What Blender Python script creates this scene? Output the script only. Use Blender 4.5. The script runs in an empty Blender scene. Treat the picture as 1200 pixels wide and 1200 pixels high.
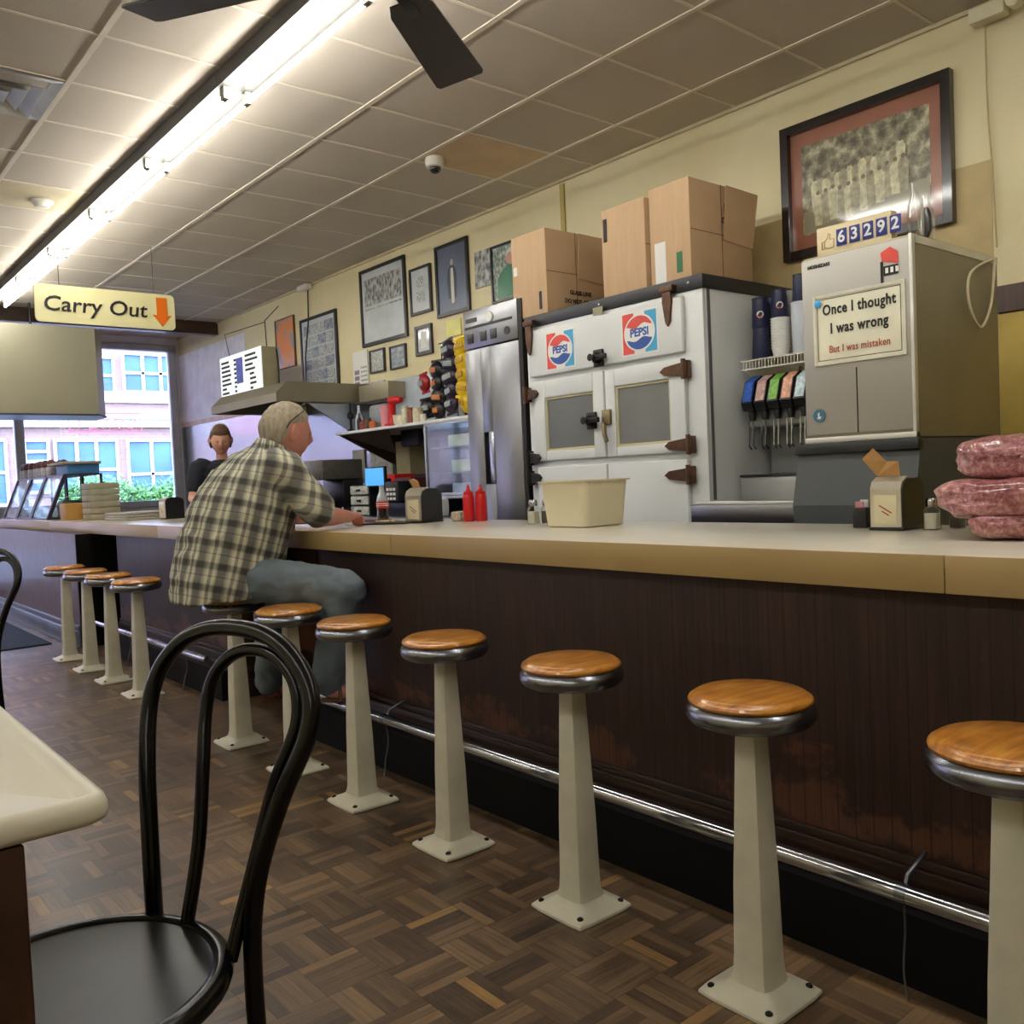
import bpy, bmesh, math, random
from mathutils import Vector, Matrix, noise
random.seed(7)
PI = math.pi
sc = bpy.context.scene
COL = sc.collection
H = 1.15          # eye height of the photographer

# ------------------------------------------------------------------ camera
F_PX, YAW, PITCH, ROLL = 1055.0, 0.6927, -0.0384, -0.0443
_cy, _sy, _cp, _sp, _cr, _sr = math.cos(YAW), math.sin(YAW), math.cos(PITCH), math.sin(PITCH), math.cos(ROLL), math.sin(ROLL)
FW = Vector((_sy*_cp, _cy*_cp, _sp)); _rt = Vector((_cy, -_sy, 0)); _up = _rt.cross(FW)
RT = _rt*_cr + _up*_sr; UP = _up*_cr - _rt*_sr
cam = bpy.data.cameras.new('camera'); camo = bpy.data.objects.new('camera', cam); COL.objects.link(camo)
camo.matrix_world = Matrix(((RT.x, UP.x, -FW.x, 0), (RT.y, UP.y, -FW.y, 0), (RT.z, UP.z, -FW.z, H), (0, 0, 0, 1)))
cam.sensor_width = 36; cam.lens = 36*F_PX/1200; cam.clip_start = 0.05; cam.clip_end = 200
sc.camera = camo

def ray(px, py): return RT*((px-600)/F_PX) - UP*((py-600)/F_PX) + FW
def onx(px, py, x): d = ray(px, py); return d*(x/d.x) + Vector((0, 0, H))
def ony(px, py, y): d = ray(px, py); return d*(y/d.y) + Vector((0, 0, H))
def onz(px, py, z): d = ray(px, py); return d*((z-H)/d.z) + Vector((0, 0, H))

# ------------------------------------------------------------------ materials
def lin(c):
    return tuple((v/12.92 if v <= .04045 else ((v+.055)/1.055)**2.4) for v in c)
def hx(s): return lin(tuple(int(s[i:i+2], 16)/255 for i in (0, 2, 4)))
MATS = {}
def mat(name, col, rough=.5, metal=0., var=.12, vs=6., bump=0., bs=40., coat=0., emit=None, es=0., stretch=None, spec=.5):
    if name in MATS: return MATS[name]
    m = bpy.data.materials.new(name); m.use_nodes = True; nt = m.node_tree; b = nt.nodes['Principled BSDF']
    c = hx(col) if isinstance(col, str) else col
    b.inputs['Roughness'].default_value = rough; b.inputs['Metallic'].default_value = metal
    b.inputs['Specular IOR Level'].default_value = spec
    b.inputs['Coat Weight'].default_value = coat; b.inputs['Coat Roughness'].default_value = .08
    tc = nt.nodes.new('ShaderNodeTexCoord'); mp = nt.nodes.new('ShaderNodeMapping'); nt.links.new(tc.outputs['Object'], mp.inputs[0])
    if stretch: mp.inputs['Scale'].default_value = stretch
    n = nt.nodes.new('ShaderNodeTexNoise'); n.inputs['Scale'].default_value = vs; n.inputs['Detail'].default_value = 5
    nt.links.new(mp.outputs[0], n.inputs['Vector'])
    r = nt.nodes.new('ShaderNodeValToRGB'); nt.links.new(n.outputs[0], r.inputs[0])
    r.color_ramp.elements[0].position = .3; r.color_ramp.elements[1].position = .7
    r.color_ramp.elements[0].color = (*[v*(1-var) for v in c], 1); r.color_ramp.elements[1].color = (*[min(1, v*(1+var)) for v in c], 1)
    nt.links.new(r.outputs[0], b.inputs['Base Color'])
    if bump:
        n2 = nt.nodes.new('ShaderNodeTexNoise'); n2.inputs['Scale'].default_value = bs; n2.inputs['Detail'].default_value = 4
        nt.links.new(mp.outputs[0], n2.inputs['Vector'])
        bp = nt.nodes.new('ShaderNodeBump'); bp.inputs['Strength'].default_value = bump; bp.inputs['Distance'].default_value = .01
        nt.links.new(n2.outputs[0], bp.inputs['Height']); nt.links.new(bp.outputs[0], b.inputs['Normal'])
    if emit is not None:
        b.inputs['Emission Color'].default_value = (*(hx(emit) if isinstance(emit, str) else emit), 1); b.inputs['Emission Strength'].default_value = es
    MATS[name] = m
    return m

class G:   # tiny shader-graph helper
    def __init__(s, name, rough=.5, metal=0, coat=0., spec=.5):
        s.m = bpy.data.materials.new(name); s.m.use_nodes = True; s.t = s.m.node_tree; s.b = s.t.nodes['Principled BSDF']
        s.b.inputs['Roughness'].default_value = rough; s.b.inputs['Metallic'].default_value = metal; s.b.inputs['Coat Weight'].default_value = coat
        s.b.inputs['Coat Roughness'].default_value = .06; s.b.inputs['Specular IOR Level'].default_value = spec
        MATS[name] = s.m
        tc = s.t.nodes.new('ShaderNodeTexCoord'); s.obj = tc.outputs['Object']; s.gen = tc.outputs['Generated']
    def n(s, typ, **kw):
        x = s.t.nodes.new('ShaderNode'+typ)
        for k, v in kw.items():
            if k in ('i',):
                for kk, vv in v.items():
                    if isinstance(vv, bpy.types.NodeSocket): s.t.links.new(vv, x.inputs[kk])
                    else: x.inputs[kk].default_value = vv
            else: setattr(x, k, v)
        return x
    def math(s, op, a, b=0., c=0.):
        return s.n('Math', operation=op, i={0: a, 1: b, 2: c}).outputs[0]
    def ramp(s, f, stops, interp='LINEAR'):
        r = s.n('ValToRGB', i={0: f}); r.color_ramp.interpolation = interp
        e = r.color_ramp.elements
        while len(e) < len(stops): e.new(.5)
        for q, (p, c) in zip(e, stops): q.position = p; q.color = (*(hx(c) if isinstance(c, str) else c), 1)
        return r.outputs[0]
    def mix(s, f, a, b, typ='MIX'):
        x = s.t.nodes.new('ShaderNodeMix'); x.data_type = 'RGBA'; x.blend_type = typ
        for k, v in ((0, f), (6, a), (7, b)):
            if isinstance(v, bpy.types.NodeSocket): s.t.links.new(v, x.inputs[k])
            elif isinstance(v, (float, int)): x.inputs[k].default_value = v
            else: x.inputs[k].default_value = (*(hx(v) if isinstance(v, str) else v), 1)
        return x.outputs[2]
    def sep(s, v): return s.n('SeparateXYZ', i={0: v}).outputs
    def map(s, v, scale=(1, 1, 1), loc=(0, 0, 0), rot=(0, 0, 0)):
        return s.n('Mapping', i={0: v, 'Scale': scale, 'Location': loc, 'Rotation': rot}).outputs[0]
    def noise(s, v, sc, det=4, rough=.5): return s.n('TexNoise', i={'Vector': v, 'Scale': sc, 'Detail': det, 'Roughness': rough}).outputs[0]
    def col(s, c): s.t.links.new(c, s.b.inputs['Base Color'])
    def bump(s, h, st=.3, d=.01):
        bp = s.n('Bump', i={'Height': h, 'Strength': st, 'Distance': d}); s.t.links.new(bp.outputs[0], s.b.inputs['Normal'])

def m_floor():
    g = G('parquet_floor', rough=.42)
    x, y, z = g.sep(g.obj)[:3]
    S = .152
    u = g.math('DIVIDE', x, S); v = g.math('DIVIDE', y, S)
    cu = g.math('FLOOR', u); cv = g.math('FLOOR', v)
    par = g.math('MODULO', g.math('ADD', g.math('ADD', cu, cv), 200.), 2.)
    fu = g.math('FRACT', u); fv = g.math('FRACT', v)
    q = g.math('ADD', g.math('MULTIPLY', fu, par), g.math('MULTIPLY', fv, g.math('SUBTRACT', 1., par)))
    q5 = g.math('MULTIPLY', q, 5.); st = g.math('FLOOR', q5); fr = g.math('FRACT', q5)
    cmb = g.n('CombineXYZ', i={0: cu, 1: cv, 2: st}).outputs[0]
    wn = g.n('TexWhiteNoise', i={'Vector': cmb}).outputs[0]
    cmb2 = g.n('CombineXYZ', i={0: cu, 1: cv, 2: 9.}).outputs[0]
    wn2 = g.n('TexWhiteNoise', i={'Vector': cmb2}).outputs[0]
    big = g.noise(g.obj, 1.3, 5, .6)
    # grain along the strip
    pa = g.n('CombineXYZ', i={0: g.math('MULTIPLY', x, 120.), 1: g.math('MULTIPLY', y, 8.), 2: wn}).outputs[0]
    pb = g.n('CombineXYZ', i={0: g.math('MULTIPLY', x, 8.), 1: g.math('MULTIPLY', y, 120.), 2: wn}).outputs[0]
    mx = g.t.nodes.new('ShaderNodeMix'); mx.data_type = 'VECTOR'
    g.t.links.new(par, mx.inputs[0]); g.t.links.new(pb, mx.inputs[4]); g.t.links.new(pa, mx.inputs[5])
    gr = g.noise(mx.outputs[1], 1., 3)
    f = g.math('ADD', g.math('MULTIPLY', wn, .40), g.math('MULTIPLY', wn2, .18))
    f = g.math('ADD', f, g.math('MULTIPLY', g.math('SUBTRACT', big, .5), .75))
    f = g.math('ADD', f, g.math('MULTIPLY', g.math('SUBTRACT', gr, .5), .45))
    f = g.math('ADD', f, .22)
    c = g.ramp(f, [(0., '30261d'), (.25, '43352a'), (.5, '5e4b38'), (.75, '7c644a'), (1., '9c7b4c')])
    c = g.mix(g.math('MULTIPLY', g.math('GREATER_THAN', wn, .965), g.math('MULTIPLY', g.math('MULTIPLY', gr, big), 1.9)), c, 'a47f45')
    gap = g.math('MAXIMUM', g.math('LESS_THAN', fr, .05), g.math('LESS_THAN', g.math('MINIMUM', fu, fv), .012))
    c = g.mix(g.math('MULTIPLY', gap, .6), c, '120b07')
    g.col(c)
    rr = g.ramp(g.noise(g.obj, 2.5, 2), [(.3, (.29, .29, .29)), (.75, (.38, .38, .38))])
    g.t.links.new(rr, g.b.inputs['Roughness'])
    g.bump(g.math('ADD', g.math('MULTIPLY', gap, -1.), g.math('MULTIPLY', gr, .5)), .25, .002)
    return g.m
def m_ceiling():
    g = G('ceiling_tile', rough=.9, spec=.1)
    a = g.noise(g.obj, 140., 2); b = g.noise(g.obj, 1.2, 3)
    c = g.ramp(g.math('ADD', g.math('MULTIPLY', a, .5), g.math('MULTIPLY', b, .5)), [(.3, 'bcb2a4'), (.7, 'ccc2b4')])
    g.col(c); g.bump(a, .25, .004)
    return g.m
def m_wall():
    g = G('cream_wall', rough=.6, spec=.3)
    b = g.noise(g.obj, 1.1, 5, .6)
    g.col(g.ramp(b, [(.3, 'd3c69c'), (.55, 'dad0a9'), (.75, 'd8cca8')])); g.bump(g.noise(g.obj, 60., 3), .06, .004)
    return g.m
def m_panel():   # dark ribbed wainscot with scuffed patches near the foot rail
    g = G('dark_wood_panel', rough=.5)
    x, y, z = g.sep(g.obj)[:3]
    rib = g.math('FRACT', g.math('DIVIDE', y, .045))
    groove = g.math('LESS_THAN', rib, .08)
    v = g.n('CombineXYZ', i={0: g.math('MULTIPLY', x, 30.), 1: g.math('MULTIPLY', y, 60.), 2: g.math('MULTIPLY', z, 4.)}).outputs[0]
    gr = g.noise(v, 1., 5)
    bl = g.noise(g.obj, 1.3, 3)
    c = g.ramp(g.math('ADD', g.math('MULTIPLY', gr, .65), g.math('MULTIPLY', bl, .4)), [(.3, '1d100c'), (.55, '35201a'), (.75, '482a20')])
    n = g.noise(g.map(g.obj, (1, 2.4, 3.)), 1.0, 7, .7)
    zz = g.math('SUBTRACT', 1., g.math('MULTIPLY', g.math('ABSOLUTE', g.math('SUBTRACT', z, .30)), 8.))
    wear = g.ramp(g.math('ADD', n, g.math('MULTIPLY', zz, .17)), [(.61, (0, 0, 0)), (.67, (1, 1, 1))])
    fine = g.noise(v, 2.5, 4)
    wear = g.math('MULTIPLY', wear, g.math('ADD', .25, g.math('MULTIPLY', fine, .8)))
    c = g.mix(wear, c, '6c422b')
    c = g.mix(g.math('MULTIPLY', groove, .75), c, '0c0605')
    g.col(c); g.bump(g.math('SUBTRACT', gr, g.math('MULTIPLY', groove, 2.)), .35, .003)
    return g.m
def m_wood(name, stops, sc=(6, 60, 60), rough=.35, coat=.4, nscale=1.):
    g = G(name, rough=rough, coat=coat)
    v = g.map(g.obj, sc)
    a = g.noise(v, nscale, 6, .6); b = g.noise(g.obj, 14., 4)
    g.col(g.ramp(g.math('ADD', g.math('MULTIPLY', a, .7), g.math('MULTIPLY', b, .3)), stops)); g.bump(a, .08, .002)
    return g.m
def m_plaid():
    g = G('plaid_cotton', rough=.85, spec=.2)
    x, y, z = g.sep(g.map(g.obj, rot=(0, -.28, 0)))[:3]
    w = g.noise(g.obj, 5., 2)
    x0_, y0_, z0_ = g.sep(g.obj)[:3]
    cx = g.math('MULTIPLY', g.math('SUBTRACT', z0_, .75), .30)
    hor = g.math('MULTIPLY', g.math('ARCTAN2', y0_, g.math('SUBTRACT', x0_, cx)), .235)   # distance round the body
    def stripes(t, period, on):
        f = g.math('FRACT', g.math('ADD', g.math('DIVIDE', t, period), g.math('MULTIPLY', w, .15)))
        return g.ramp(f, on, 'LINEAR')
    sv = stripes(hor, .082, [(0., (.02,)*3), (.2, (.85,)*3), (.30, (1.,)*3), (.34, (.3,)*3), (.46, (.3,)*3), (.50, (.95,)*3), (.62, (.8,)*3), (.72, (.0,)*3), (.98, (.02,)*3)])
    sh = stripes(z, .095, [(0., (.05,)*3), (.12, (.05,)*3), (.2, (.9,)*3), (.5, (1.,)*3), (.54, (.3,)*3), (.60, (.95,)*3), (.82, (.8,)*3), (.9, (.05,)*3)])
    f = g.math('ADD', g.math('MULTIPLY', sv, .6), g.math('MULTIPLY', sh, .4))
    c = g.ramp(f, [(.0, '4a4945'), (.4, '7e7c75'), (.7, 'b0af9c'), (1., 'dedabf')])
    g.col(c)
    g.bump(g.math('ADD', g.noise(g.obj, 9., 3), g.math('MULTIPLY', g.noise(g.obj, 300., 2), .05)), .7, .03)
    return g.m
def m_photo(name, stops, sx=14., sz=9., bands=True):   # blurred group photograph behind glass
    g = G(name, rough=.35, coat=1.)
    x, y, z = g.sep(g.obj)[:3]
    v = g.map(g.obj, (1, sx, sz))
    a = g.noise(v, 2.2, 6, .75)
    vo = g.n('TexVoronoi', i={'Vector': v, 'Scale': 2.}).outputs[0]
    f = g.math('ADD', g.math('MULTIPLY', a, .8), g.math('MULTIPLY', vo, .35))
    g.col(g.ramp(f, stops)); return g.m
def m_glass(name, tint=(1, 1, 1), refl=.12, rough=.02, alpha_tint=1.):
    m = bpy.data.materials.new(name); m.use_nodes = True; t = m.node_tree; t.nodes.clear()
    o = t.nodes.new('ShaderNodeOutputMaterial'); tr = t.nodes.new('ShaderNodeBsdfTransparent'); gl = t.nodes.new('ShaderNodeBsdfGlossy')
    fr = t.nodes.new('ShaderNodeFresnel'); fr.inputs[0].default_value = 1.45
    mx = t.nodes.new('ShaderNodeMixShader'); ad = t.nodes.new('ShaderNodeMath'); ad.operation = 'MULTIPLY_ADD'; ad.inputs[1].default_value = alpha_tint; ad.inputs[2].default_value = refl
    tr.inputs[0].default_value = (*tint, 1); gl.inputs[1].default_value = rough; gl.inputs[0].default_value = (.9, .9, .9, 1)
    t.links.new(fr.outputs[0], ad.inputs[0]); t.links.new(ad.outputs[0], mx.inputs[0]); t.links.new(tr.outputs[0], mx.inputs[1]); t.links.new(gl.outputs[0], mx.inputs[2]); t.links.new(mx.outputs[0], o.inputs[0])
    MATS[name] = m; return m
def m_laminate():
    g = G('counter_laminate', rough=.16, spec=.6)
    a = g.noise(g.map(g.obj, (1, .5, 1)), 3.5, 7, .65)
    g.col(g.ramp(a, [(.3, 'd0cab9'), (.5, 'd6d0c0'), (.7, 'dbd5c6')]))
    return g.m
def m_meat():
    g = G('ground_meat', rough=.28, coat=.9)
    a = g.noise(g.obj, 60., 4, .7); b = g.noise(g.obj, 7., 4)
    g.col(g.ramp(g.math('ADD', g.math('MULTIPLY', a, .6), g.math('MULTIPLY', b, .4)), [(.36, '6a2f35'), (.46, '9c565a'), (.55, 'bd8280'), (.66, 'dcbab2')]))
    g.bump(g.math('ADD', g.noise(g.obj, 45., 3), g.math('MULTIPLY', g.noise(g.map(g.obj, (1, 1, 3)), 9., 4), 2.)), .8, .012)
    return g.m

M_FLOOR, M_CEIL, M_WALL, M_PANEL, M_PLAID, M_LAM, M_MEAT = m_floor(), m_ceiling(), m_wall(), m_panel(), m_plaid(), m_laminate(), m_meat()
M_SEAT = m_wood('amber_seat_wood', [(.35, '8f541c'), (.5, 'bf7c2a'), (.62, 'd4953f')], (8, 60, 60), .28, .5)
M_DKWOOD = m_wood('walnut_stained_wood', [(.35, '23130c'), (.5, '3c2316'), (.65, '4e2f1d')], (8, 40, 4), .4, .2)
M_GLASS = m_glass('window_glass', (.93, .96, 1.), .03)
M_CGLASS = m_glass('case_glass', (.88, .94, .95), .01, .05, .22)
M_PLASTIC = m_glass('clear_plastic', (.95, .95, .94), .01, .08, .35)
ST = mat('brushed_steel', '8f8f93', .32, 1., .06, 3., 0., stretch=(1, 1, .1))
STW = mat('warm_brushed_steel', '9c9684', .5, .75, .08, 2.5)
CHR = mat('chrome', 'b9bcc2', .14, 1., .03)
DULLCHR = mat('worn_chrome', '8c9099', .25, 1., .15, 20.)
CREAM = mat('cream_enamel', 'd0ccb6', .38, 0, .07, 14., .04, 60)
WHITE = mat('white_paint', 'dcdad0', .4, 0, .04)
WENAM = mat('white_refrigerator_enamel', 'd3d6d6', .3, 0, .04, 3.)
BLACK = mat('black_plastic', '131315', .35, 0, .1)
BLKW = mat('black_lacquer', '08080a', .24, 0, .2, spec=.35)
BASEB = mat('black_rubber_base', '080707', .7, 0, .3, spec=.2)
TRIMG = mat('ceiling_grid_paint', 'dcd2c0', .5, 0, .04)
FASC = mat('tan_edge_laminate', 'b39a68', .35, 0, .05, 2.)
CARD = mat('cardboard', 'c6a683', .8, 0, .05, 5., stretch=(1, 8, 1))
CARDIN = mat('cardboard_edge', '7d5c3f', .85, 0, .1)
BRONZE = mat('aged_bronze_hardware', '5d4537', .4, .8, .25, 30)
DKMETAL = mat('dark_metal', '2a2726', .4, .6, .15)
SLATE = mat('slate_grey_plastic', '45494c', .5, 0, .05)
TUBCR = mat('cream_plastic_tub', 'e0d7b8', .4, 0, .03)
RED = mat('red_plastic', 'c4161c', .3, 0, .06)
NAVY = mat('navy_paper_cup', '1f2547', .4, 0, .12)
PAPERW = mat('white_paper', 'e2e2de', .7, 0, .03)
KRAFT = mat('kraft_napkin', 'b48a55', .85, 0, .08)
INK = mat('black_ink', '17151a', .6)
INKR = mat('red_ink', 'a5463a', .6)
SIGNY = mat('pale_yellow_sign', 'e6dfaa', .4, 0, .02)
ORANGE = mat('orange_paint', 'e8720c', .4, 0, .02)
NAVYP = mat('navy_paint', '22307c', .5)
SKY_B = mat('light_blue_print', '3ba0d0', .45)
RED_P = mat('coral_red_print', 'd8483f', .45)
BLUE_P = mat('royal_blue_print', '1f4fa0', .45)
SKIN = mat('ruddy_skin', 'bf8070', .5, 0, .12, 9.)
SKIN2 = mat('fair_skin', 'cf9a82', .5, 0, .07, 9.)
HAIRG = mat('grey_blond_hair', 'a69a84', .6, 0, .28, 60., .8, 130, stretch=(1, 1, .3))
HAIRB = mat('auburn_brown_hair', '5a3d2c', .6, 0, .3, 60., .7, 130)
NAVYT = mat('navy_shirt_cotton', '171c28', .85, 0, .15, 8., .4, 14)
JEANS = mat('faded_grey_blue_denim', '66727a', .85, 0, .15, 7., .5, 12)
LEATHER = mat('brown_leather', '5a3c2a', .5, 0, .15)
WHEELB = mat('shelf_white_metal', 'd9dadb', .35, 0, .03)

# ------------------------------------------------------------------ mesh builder
AX_X = Matrix(((0, 0, -1, 0), (-1, 0, 0, 0), (0, 1, 0, 0), (0, 0, 0, 1)))   # text plane that faces -x (towards the room)
AX_Y = Matrix(((1, 0, 0, 0), (0, 0, -1, 0), (0, 1, 0, 0), (0, 0, 0, 1)))    # text plane that faces -y
class MB:
    def __init__(s): s.bm = bmesh.new(); s.mats = []; s.mi = 0
    def use(s, m):
        if m not in s.mats: s.mats.append(m)
        s.mi = s.mats.index(m); return s
    def _f(s, vs):
        try:
            f = s.bm.faces.new(vs); f.material_index = s.mi; return f
        except ValueError: return None
    def box(s, x0, y0, z0, x1, y1, z1, b=0., M=None, seg=1):
        x0, x1 = sorted((x0, x1)); y0, y1 = sorted((y0, y1)); z0, z1 = sorted((z0, z1))
        v = [s.bm.verts.new((x, y, z)) for x in (x0, x1) for y in (y0, y1) for z in (z0, z1)]
        fs = [s._f([v[i] for i in q]) for q in ((0, 1, 3, 2), (4, 6, 7, 5), (0, 4, 5, 1), (2, 3, 7, 6), (0, 2, 6, 4), (1, 5, 7, 3))]
        if b > 0:
            b = min(b, .45*min(x1-x0, y1-y0, z1-z0))
            es = list({e for f in fs for e in f.edges})
            r = bmesh.ops.bevel(s.bm, geom=es, offset=b, segments=seg+1, affect='EDGES', profile=.5)
            for f in r['faces']: f.material_index = s.mi
            v = list({w for f in r['faces'] for w in f.verts} | {w for w in v if w.is_valid})
        if M is not None: bmesh.ops.transform(s.bm, matrix=M, verts=[w for w in v if w.is_valid])
        return s
    def loft(s, rings, caps=True, close=True):
        R = [[s.bm.verts.new(p) for p in r] for r in rings]; n = len(R[0])
        for a, b in zip(R, R[1:]):
            for i in range(n if close else n-1):
                j = (i+1) % n; s._f([a[i], a[j], b[j], b[i]])
        if caps: s._f(list(reversed(R[0]))); s._f(R[-1])
        return s
    def tube(s, pts, r, n=10, caps=True, closed=False, flat=1.):
        pts = [Vector(p) for p in pts]; k = len(pts)
        rs = r if isinstance(r, (list, tuple)) else [r]*k
        rings = []; up = None
        for i, p in enumerate(pts):
            t = (pts[(i+1) % k]-pts[i-1]) if closed else (pts[min(i+1, k-1)]-pts[max(i-1, 0)])
            t.normalize()
            if up is None: up = Vector((0, 0, 1)) if abs(t.z) < .9 else Vector((1, 0, 0))
            a = t.cross(up)
            if a.length < 1e-5: a = t.cross(Vector((0, 1, 0)))
            a.normalize(); b = a.cross(t).normalized(); up = b
            rings.append([p + a*math.cos(2*PI*j/n)*rs[i] + b*math.sin(2*PI*j/n)*rs[i]*flat for j in range(n)])
        if closed: rings.append(rings[0]); 
        return s.loft(rings, caps and not closed)
    def lathe(s, prof, c=(0, 0, 0), n=24, M=None, caps=True):
        c = Vector(c); rings = []
        for r, z in prof:
            rings.append([(M @ Vector((r*math.cos(2*PI*j/n), r*math.sin(2*PI*j/n), z)) if M is not None else Vector((r*math.cos(2*PI*j/n), r*math.sin(2*PI*j/n), z))) + c for j in range(n)])
        return s.loft(rings, caps)
    def prism(s, poly, off, M=None, flip=False):   # poly: 3-d points, off: extrusion vector
        off = Vector(off); a = [Vector(p) for p in poly]
        if M is not None: a = [M @ p for p in a]; off = M.to_3x3() @ off
        A = [s.bm.verts.new(p) for p in a]; B = [s.bm.verts.new(p+off) for p in a]; n = len(A)
        s._f(A); s._f(list(reversed(B)))
        for i in range(n): s._f([A[i], B[i], B[(i+1) % n], A[(i+1) % n]])
        return s
    def quad(s, *p): s._f([s.bm.verts.new(q) for q in p]); return s
    def ell(s, c, r, n=16, m=10, M=None, fn=None):
        c = Vector(c); rings = []
        for i in range(1, m):
            ph = PI*i/m
            ring = []
            for j in range(n):
                th = 2*PI*j/n; d = Vector((math.sin(ph)*math.cos(th), math.sin(ph)*math.sin(th), math.cos(ph)))
                p = Vector((d.x*r[0], d.y*r[1], d.z*r[2]))
                if fn: p = fn(d, p)
                if M is not None: p = M @ p
                ring.append(p+c)
            rings.append(ring)
        R = [[s.bm.verts.new(p) for p in q] for q in rings]
        def pole(z):
            d = Vector((0, 0, z)); p = Vector((0, 0, z*r[2]))
            if fn: p = fn(d, p)
            if M is not None: p = M @ p
            return s.bm.verts.new(p+c)
        t, bt = pole(1), pole(-1)
        for j in range(n):
            k = (j+1) % n; s._f([t, R[0][j], R[0][k]]); s._f([bt, R[-1][k], R[-1][j]])
            for a, b in zip(R, R[1:]): s._f([a[j], b[j], b[k], a[k]])
        return s
    def text(s, body, size, M, ext=.0015, align='CENTER', bold=0., shear=0., sx=1., sp=1.):
        cu = bpy.data.curves.new('t', 'FONT'); cu.body = body; cu.size = size; cu.extrude = ext; cu.align_x = align; cu.align_y = 'CENTER'; cu.resolution_u = 3
        cu.offset = bold; cu.shear = shear; cu.space_character = sp
        o = bpy.data.objects.new('t', cu); COL.objects.link(o); dg = bpy.context.evaluated_depsgraph_get(); dg.update()
        me = bpy.data.meshes.new_from_object(o.evaluated_get(dg)); bpy.data.objects.remove(o); bpy.data.curves.remove(cu)
        n0 = len(s.bm.verts); f0 = len(s.bm.faces)
        me.transform(M @ Matrix.Diagonal((sx, 1, 1, 1))); s.bm.from_mesh(me); bpy.data.meshes.remove(me)
        s.bm.faces.ensure_lookup_table()
        for f in s.bm.faces[f0:]: f.material_index = s.mi
        return s
    def build(s, name, m=None, parent=None, smooth=True, remesh=0., sm=0, angle=40, sub=0, base=None, wr=0., wf=6.):
        bm = s.bm; mats = s.mats or [m]
        if m is not None and s.mats and m not in mats: mats = mats
        bmesh.ops.recalc_face_normals(bm, faces=bm.faces)
        if parent is not None: off = Vector(WL[parent])
        elif base is not None: off = Vector(base)
        else:
            xs = [v.co for v in bm.verts]
            off = Vector((sum(v.x for v in (Vector((min(a.x for a in xs), 0, 0)), Vector((max(a.x for a in xs), 0, 0))))/2,
                          (min(a.y for a in xs)+max(a.y for a in xs))/2, min(a.z for a in xs)))
        bmesh.ops.translate(bm, vec=-off, verts=bm.verts)
        me = bpy.data.meshes.new(name); bm.to_mesh(me); bm.free()
        for q in mats: me.materials.append(q)
        if remesh:
            t = bpy.data.objects.new('t', me); COL.objects.link(t)
            md = t.modifiers.new('r', 'REMESH'); md.mode = 'VOXEL'; md.voxel_size = remesh; md.use_smooth_shade = True
            if sm: ms = t.modifiers.new('s', 'SMOOTH'); ms.iterations = sm; ms.factor = .5
            dg = bpy.context.evaluated_depsgraph_get(); dg.update()
            me2 = bpy.data.meshes.new_from_object(t.evaluated_get(dg)); bpy.data.objects.remove(t); me = me2; me.name = name
            if wr:
                no = [Vector(v.normal) for v in me.vertices]
                for v, n_ in zip(me.vertices, no):
                    q = v.co
                    k = noise.noise(Vector((q.x*wf+q.z*wf*.5, q.y*wf, q.z*wf*.8+q.x*wf*.6)))+.5*noise.noise(Vector((q.x*wf*2.3, q.y*wf*2.3+q.z*wf, q.z*wf*2.6+5)))
                    k = -abs(k)*1.6+.3
                    v.co = q+n_*k*wr
            if not me.materials:
                for q in mats: me.materials.append(q)
        if smooth:
            for p in me.polygons: p.use_smooth = True
            if not remesh:
                try: me.set_sharp_from_angle(angle=math.radians(angle))
                except Exception: pass
        o = bpy.data.objects.new(name, me); COL.objects.link(o)
        if parent is not None: o.parent = parent; WL[o] = Vector(WL[parent]); o.location = (0, 0, 0)
        else: o.location = off; WL[o] = Vector(off)
        return o
WL = {}
def tag(o, label, cat, group=None):
    o['label'] = label; o['category'] = cat
    if group: o['group'] = group
    return o
def thing(name, label, cat, loc, group=None):
    o = bpy.data.objects.new(name, None); COL.objects.link(o); o.location = loc; o.empty_display_size = .1; WL[o] = Vector(loc)
    return tag(o, label, cat, group)
def struct(o): o['kind'] = 'structure'; return o
def dup(root, loc, rz=None, label=None, group=None):
    r = root.copy(); COL.objects.link(r); r.location = loc
    if rz is not None: r.rotation_euler = (0, 0, rz)
    if label: r['label'] = label
    if group: r['group'] = group
    WL[r] = Vector(loc)
    for ch in list(root.children):
        c = ch.copy(); COL.objects.link(c); c.parent = r
        for g in list(ch.children):
            d = g.copy(); COL.objects.link(d); d.parent = c
    return r
def arc(c, r, a0, a1, n, ax=(1, 0, 0), ay=(0, 0, 1)):
    c, ax, ay = Vector(c), Vector(ax), Vector(ay)
    return [c + ax*math.cos(a0+(a1-a0)*i/n)*r + ay*math.sin(a0+(a1-a0)*i/n)*r for i in range(n+1)]
def spline(pts, k=6):
    P = [Vector(p) for p in pts]; out = []
    for i in range(len(P)-1):
        p0, p1, p2, p3 = P[max(i-1, 0)], P[i], P[i+1], P[min(i+2, len(P)-1)]
        for j in range(k):
            t = j/k; out.append(.5*((2*p1)+(p2-p0)*t+(2*p0-5*p1+4*p2-p3)*t*t+(3*p1-p0-3*p2+p3)*t**3))
    out.append(P[-1]); return out
#@@SETTING
WX, CZ, FY = 4.29, 3.15, 11.85           # service wall, ceiling, shop window
LX, BY = -3.2, -4.0
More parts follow.
